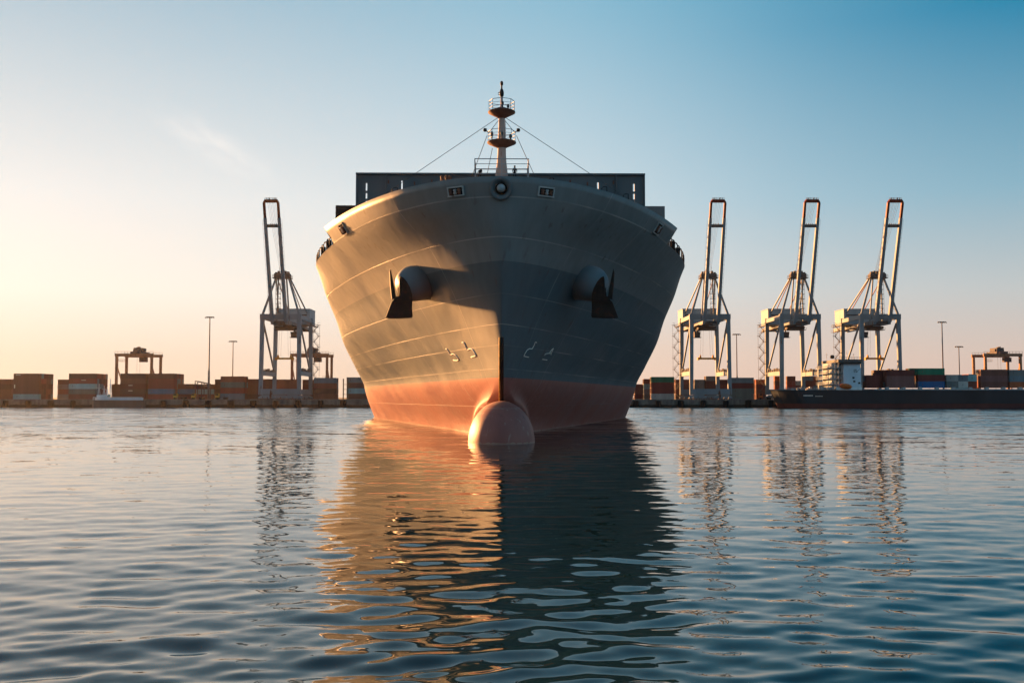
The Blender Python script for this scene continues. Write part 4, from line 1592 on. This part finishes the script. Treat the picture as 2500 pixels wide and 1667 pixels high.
# ------------------------------------------------------------------ lamp masts
def lamp_mast(px, ytop, d, lab, r=.22, base=QZ, w=2.0):
    p = at(px, 970, d)
    top = at(px, ytop, d).z
    root = empty('lamp_mast', (p.x, d, base))
    h = top - base
    MB().tube([(0, 0, 0), (0, 0, h * .35), (0, 0, h * .351), (0, 0, h)], [r * 1.9, r * 1.6, r * 1.15, r * .8], 10).build('pole', M['pole'], root)
    hd = MB().box(-w, w, -.35, .35, h - .25, h)
    hd.lathe([(0, h - .5), (w * .5, h - .4), (w * .6, h - .255), (0, h - .252)], n=14)
    for x in np.linspace(-w, w, 5): hd.hexa([(x - .3, -.6, h - .75), (x + .3, -.6, h - .75), (x + .3, -.1, h - .75), (x - .3, -.1, h - .75), (x - .3, -.45, h - .26), (x + .3, -.45, h - .26), (x + .3, -.05, h - .26), (x - .3, -.05, h - .26)])
    hd.build('floodlights', M['crane_dark'], root)
    tag(root, lab, 'lamp mast', 'floodlight masts in the port')


lamp_mast(509, 773, 490, 'tallest floodlight mast left of the ship, standing at the quay edge', .30)
lamp_mast(567, 832, 540, 'shorter floodlight mast behind the stack left of the left crane', .26)
lamp_mast(1800, 815, 540, 'floodlight mast between the second and third quayside cranes', .26)
lamp_mast(2304, 785, 500, 'tall floodlight mast right of the fourth crane behind green container', .30)
lamp_mast(2344, 845, 545, 'shorter thin floodlight mast near the right yard gantry', .26)

# ------------------------------------------------------------------ work boat, frames and small things on the quay
def build_work_boat():
    d = 474.0
    x0, x1 = at(226, 970, d).x, at(352, 970, d).x
    root = empty('work_boat', ((x0 + x1) / 2, d, 0))
    tag(root, 'low grey work boat with white railings and masts lying against the left quay', 'boat')
    L2 = (x1 - x0) / 2
    hb = MB(); vs, fs = [], []
    st = [(-L2, .5), (-L2 + 1.5, 2.2), (-L2 + 5, 2.9), (L2 - 3, 2.9), (L2, 2.5)]
    for z, k in ((-.8, .7), (0, .9), (3.5, 1.0)):
        for x, w in st: vs.append((x, -w * k, z))
        for x, w in reversed(st): vs.append((x, w * k, z))
    n = len(st) * 2
    for a in range(2):
        for k in range(n): fs.append((a * n + k, a * n + (k + 1) % n, (a + 1) * n + (k + 1) % n, (a + 1) * n + k))
    fs.append(tuple(range(2 * n, 3 * n)))
    hb.add(vs, fs); hb.build('hull', M['boat_grey'], root)
    sp = MB().box(-L2 + 2, L2 - 1, -1.6, 1.6, 3.5, 4.7)
    sp.box(-L2 + 2.5, -L2 + 8, -1.4, 1.4, 4.7, 6.0)
    sp.build('deckhouse', M['white'], root)
    rl = MB().rail([(-L2 + 1.0, -1.7, 3.5), (-L2 + 5, -2.6, 3.5), (L2 - 3, -2.6, 3.5), (L2 - .2, -2.3, 3.5)], 1.5, .07, 3, 1.0)
    rl.build('deck_railing', M['white'], root)
    ms = MB()
    for x, h in ((-L2 + 3, 6.5), (-L2 + 5.5, 5.5), (-L2 + 8.5, 8.8), (-L2 + 7, 5)):
        ms.beam((x, 0, 4.9), (x, 0, 4.9 + h), .22)
        ms.beam((x - .9, 0, 4.9 + h * .7), (x + .9, 0, 4.9 + h * .7), .15)
        ms.beam((x - .9, 0, 5), (x, 0, 4.9 + h * .8), .1); ms.beam((x + .9, 0, 5), (x, 0, 4.9 + h * .8), .1)
    ms.build('mast', M['white'], root)
    MB().lathe([(0, 0), (.7, .1), (.8, .8), (.5, 1.3), (0, 1.4)], (-L2 + 8.3, -1, 4.95), n=12).build('ventilator', M['teal_paint'], root)


build_work_boat()


def steel_rack(px0, px1, ytop, d, lab):
    xa, xb = at(px0, 970, d).x, at(px1, 970, d).x
    zt = at(px0, ytop, d).z - QZ
    root = empty('steel_shelter', (xa, d, QZ))
    w = xb - xa
    f = MB()
    for x in (0, w * .5, w):
        for y in (0, 4): f.beam((x, y, 0), (x, y, zt * (1 - .16 * x / w)), .35)
    for y in (0, 4): f.beam((0, y, zt), (w, y, zt * .84), .4)
    f.build('frame', M['crane_dark'], root)
    MB().hexa([(0.2, .2, zt * .8), (w, .2, zt * .66), (w, 3.8, zt * .66), (0.2, 3.8, zt * .8), (.2, .2, zt * .84), (w, .2, zt * .7), (w, 3.8, zt * .7), (.2, 3.8, zt * .84)]).build('roof', M['gantry'], root)
    tag(root, lab, 'shelter')


steel_rack(476, 508, 930, 500, 'dark steel frame shelter with sloping roof beside the tallest lamp mast')
rk = MB()
xg = at(838, 970, 500).x
for x in (0, 2.2):
    rk.beam((x, 0, 0), (x, 0, 10.4), .5)
for z in (2.5, 5, 7.5): rk.beam((0, 0, z), (2.2, 0, z), .2)
o = rk.build('cell_guide', M['gantry'])
o.location = (xg, 500, QZ)
tag(o, 'rusty pair of upright steel guide posts beside the left container stack near ship', 'guide post')


def small_truck(px, d, c, lab):
    p = at(px, 970, d)
    root = empty('yard_truck', (p.x, d, QZ + .02))
    cab = MB().prism([(0, .7), (1.9, .7), (1.9, 2.9), (.45, 2.9), (0, 1.9)], -1.1, 1.1); cab.build('cab', M[c], root)
    MB().prism([(.14, 1.95), (.42, 2.75), (1.7, 2.75), (1.7, 1.95)], -1.13, -1.103).build('side_window', M['glass'], root)
    MB().box(1.9, 6.5, -1.1, 1.1, .8, 1.1).build('chassis', M['crane_dark'], root)
    for x in (.8, 4.6, 5.7):
        MB().lathe([(0, -1.15), (.48, -1.15), (.48, 1.15), (0, 1.15)], (x, 0, .48), (0, 1, 0), n=14).build('axle_wheels', M['fender'], root)
    tag(root, lab, 'truck', 'yard trucks on the quay')


small_truck(424, 492, 'yellow', 'small yellow yard truck below the stack with the blue box, left quay')
small_truck(468, 493, 'yellow', 'small yellow yard truck beside the steel shelter and tallest lamp mast')
small_truck(526, 494, 'yellow', 'small yellow yard truck right of the tallest lamp mast')
small_truck(1852, 495, 'lifeboat', 'small orange yard truck left of the moored cargo ship stern')

# ------------------------------------------------------------------ evening haze over the harbour
hz = bpy.data.materials.new('haze')
hz.use_nodes = True
nt = hz.node_tree
nt.nodes.clear()
vo = nt.nodes.new('ShaderNodeVolumePrincipled')
vo.inputs['Color'].default_value = (.92, .88, .84, 1)
vo.inputs['Density'].default_value = HAZE
vo.inputs['Anisotropy'].default_value = .6
ou = nt.nodes.new('ShaderNodeOutputMaterial')
nt.links.new(vo.outputs[0], ou.inputs['Volume'])
hb = MB().box(-700, 700, -40, 640, -4.5, 112)
tag(hb.build('haze', hz), kind='stuff')
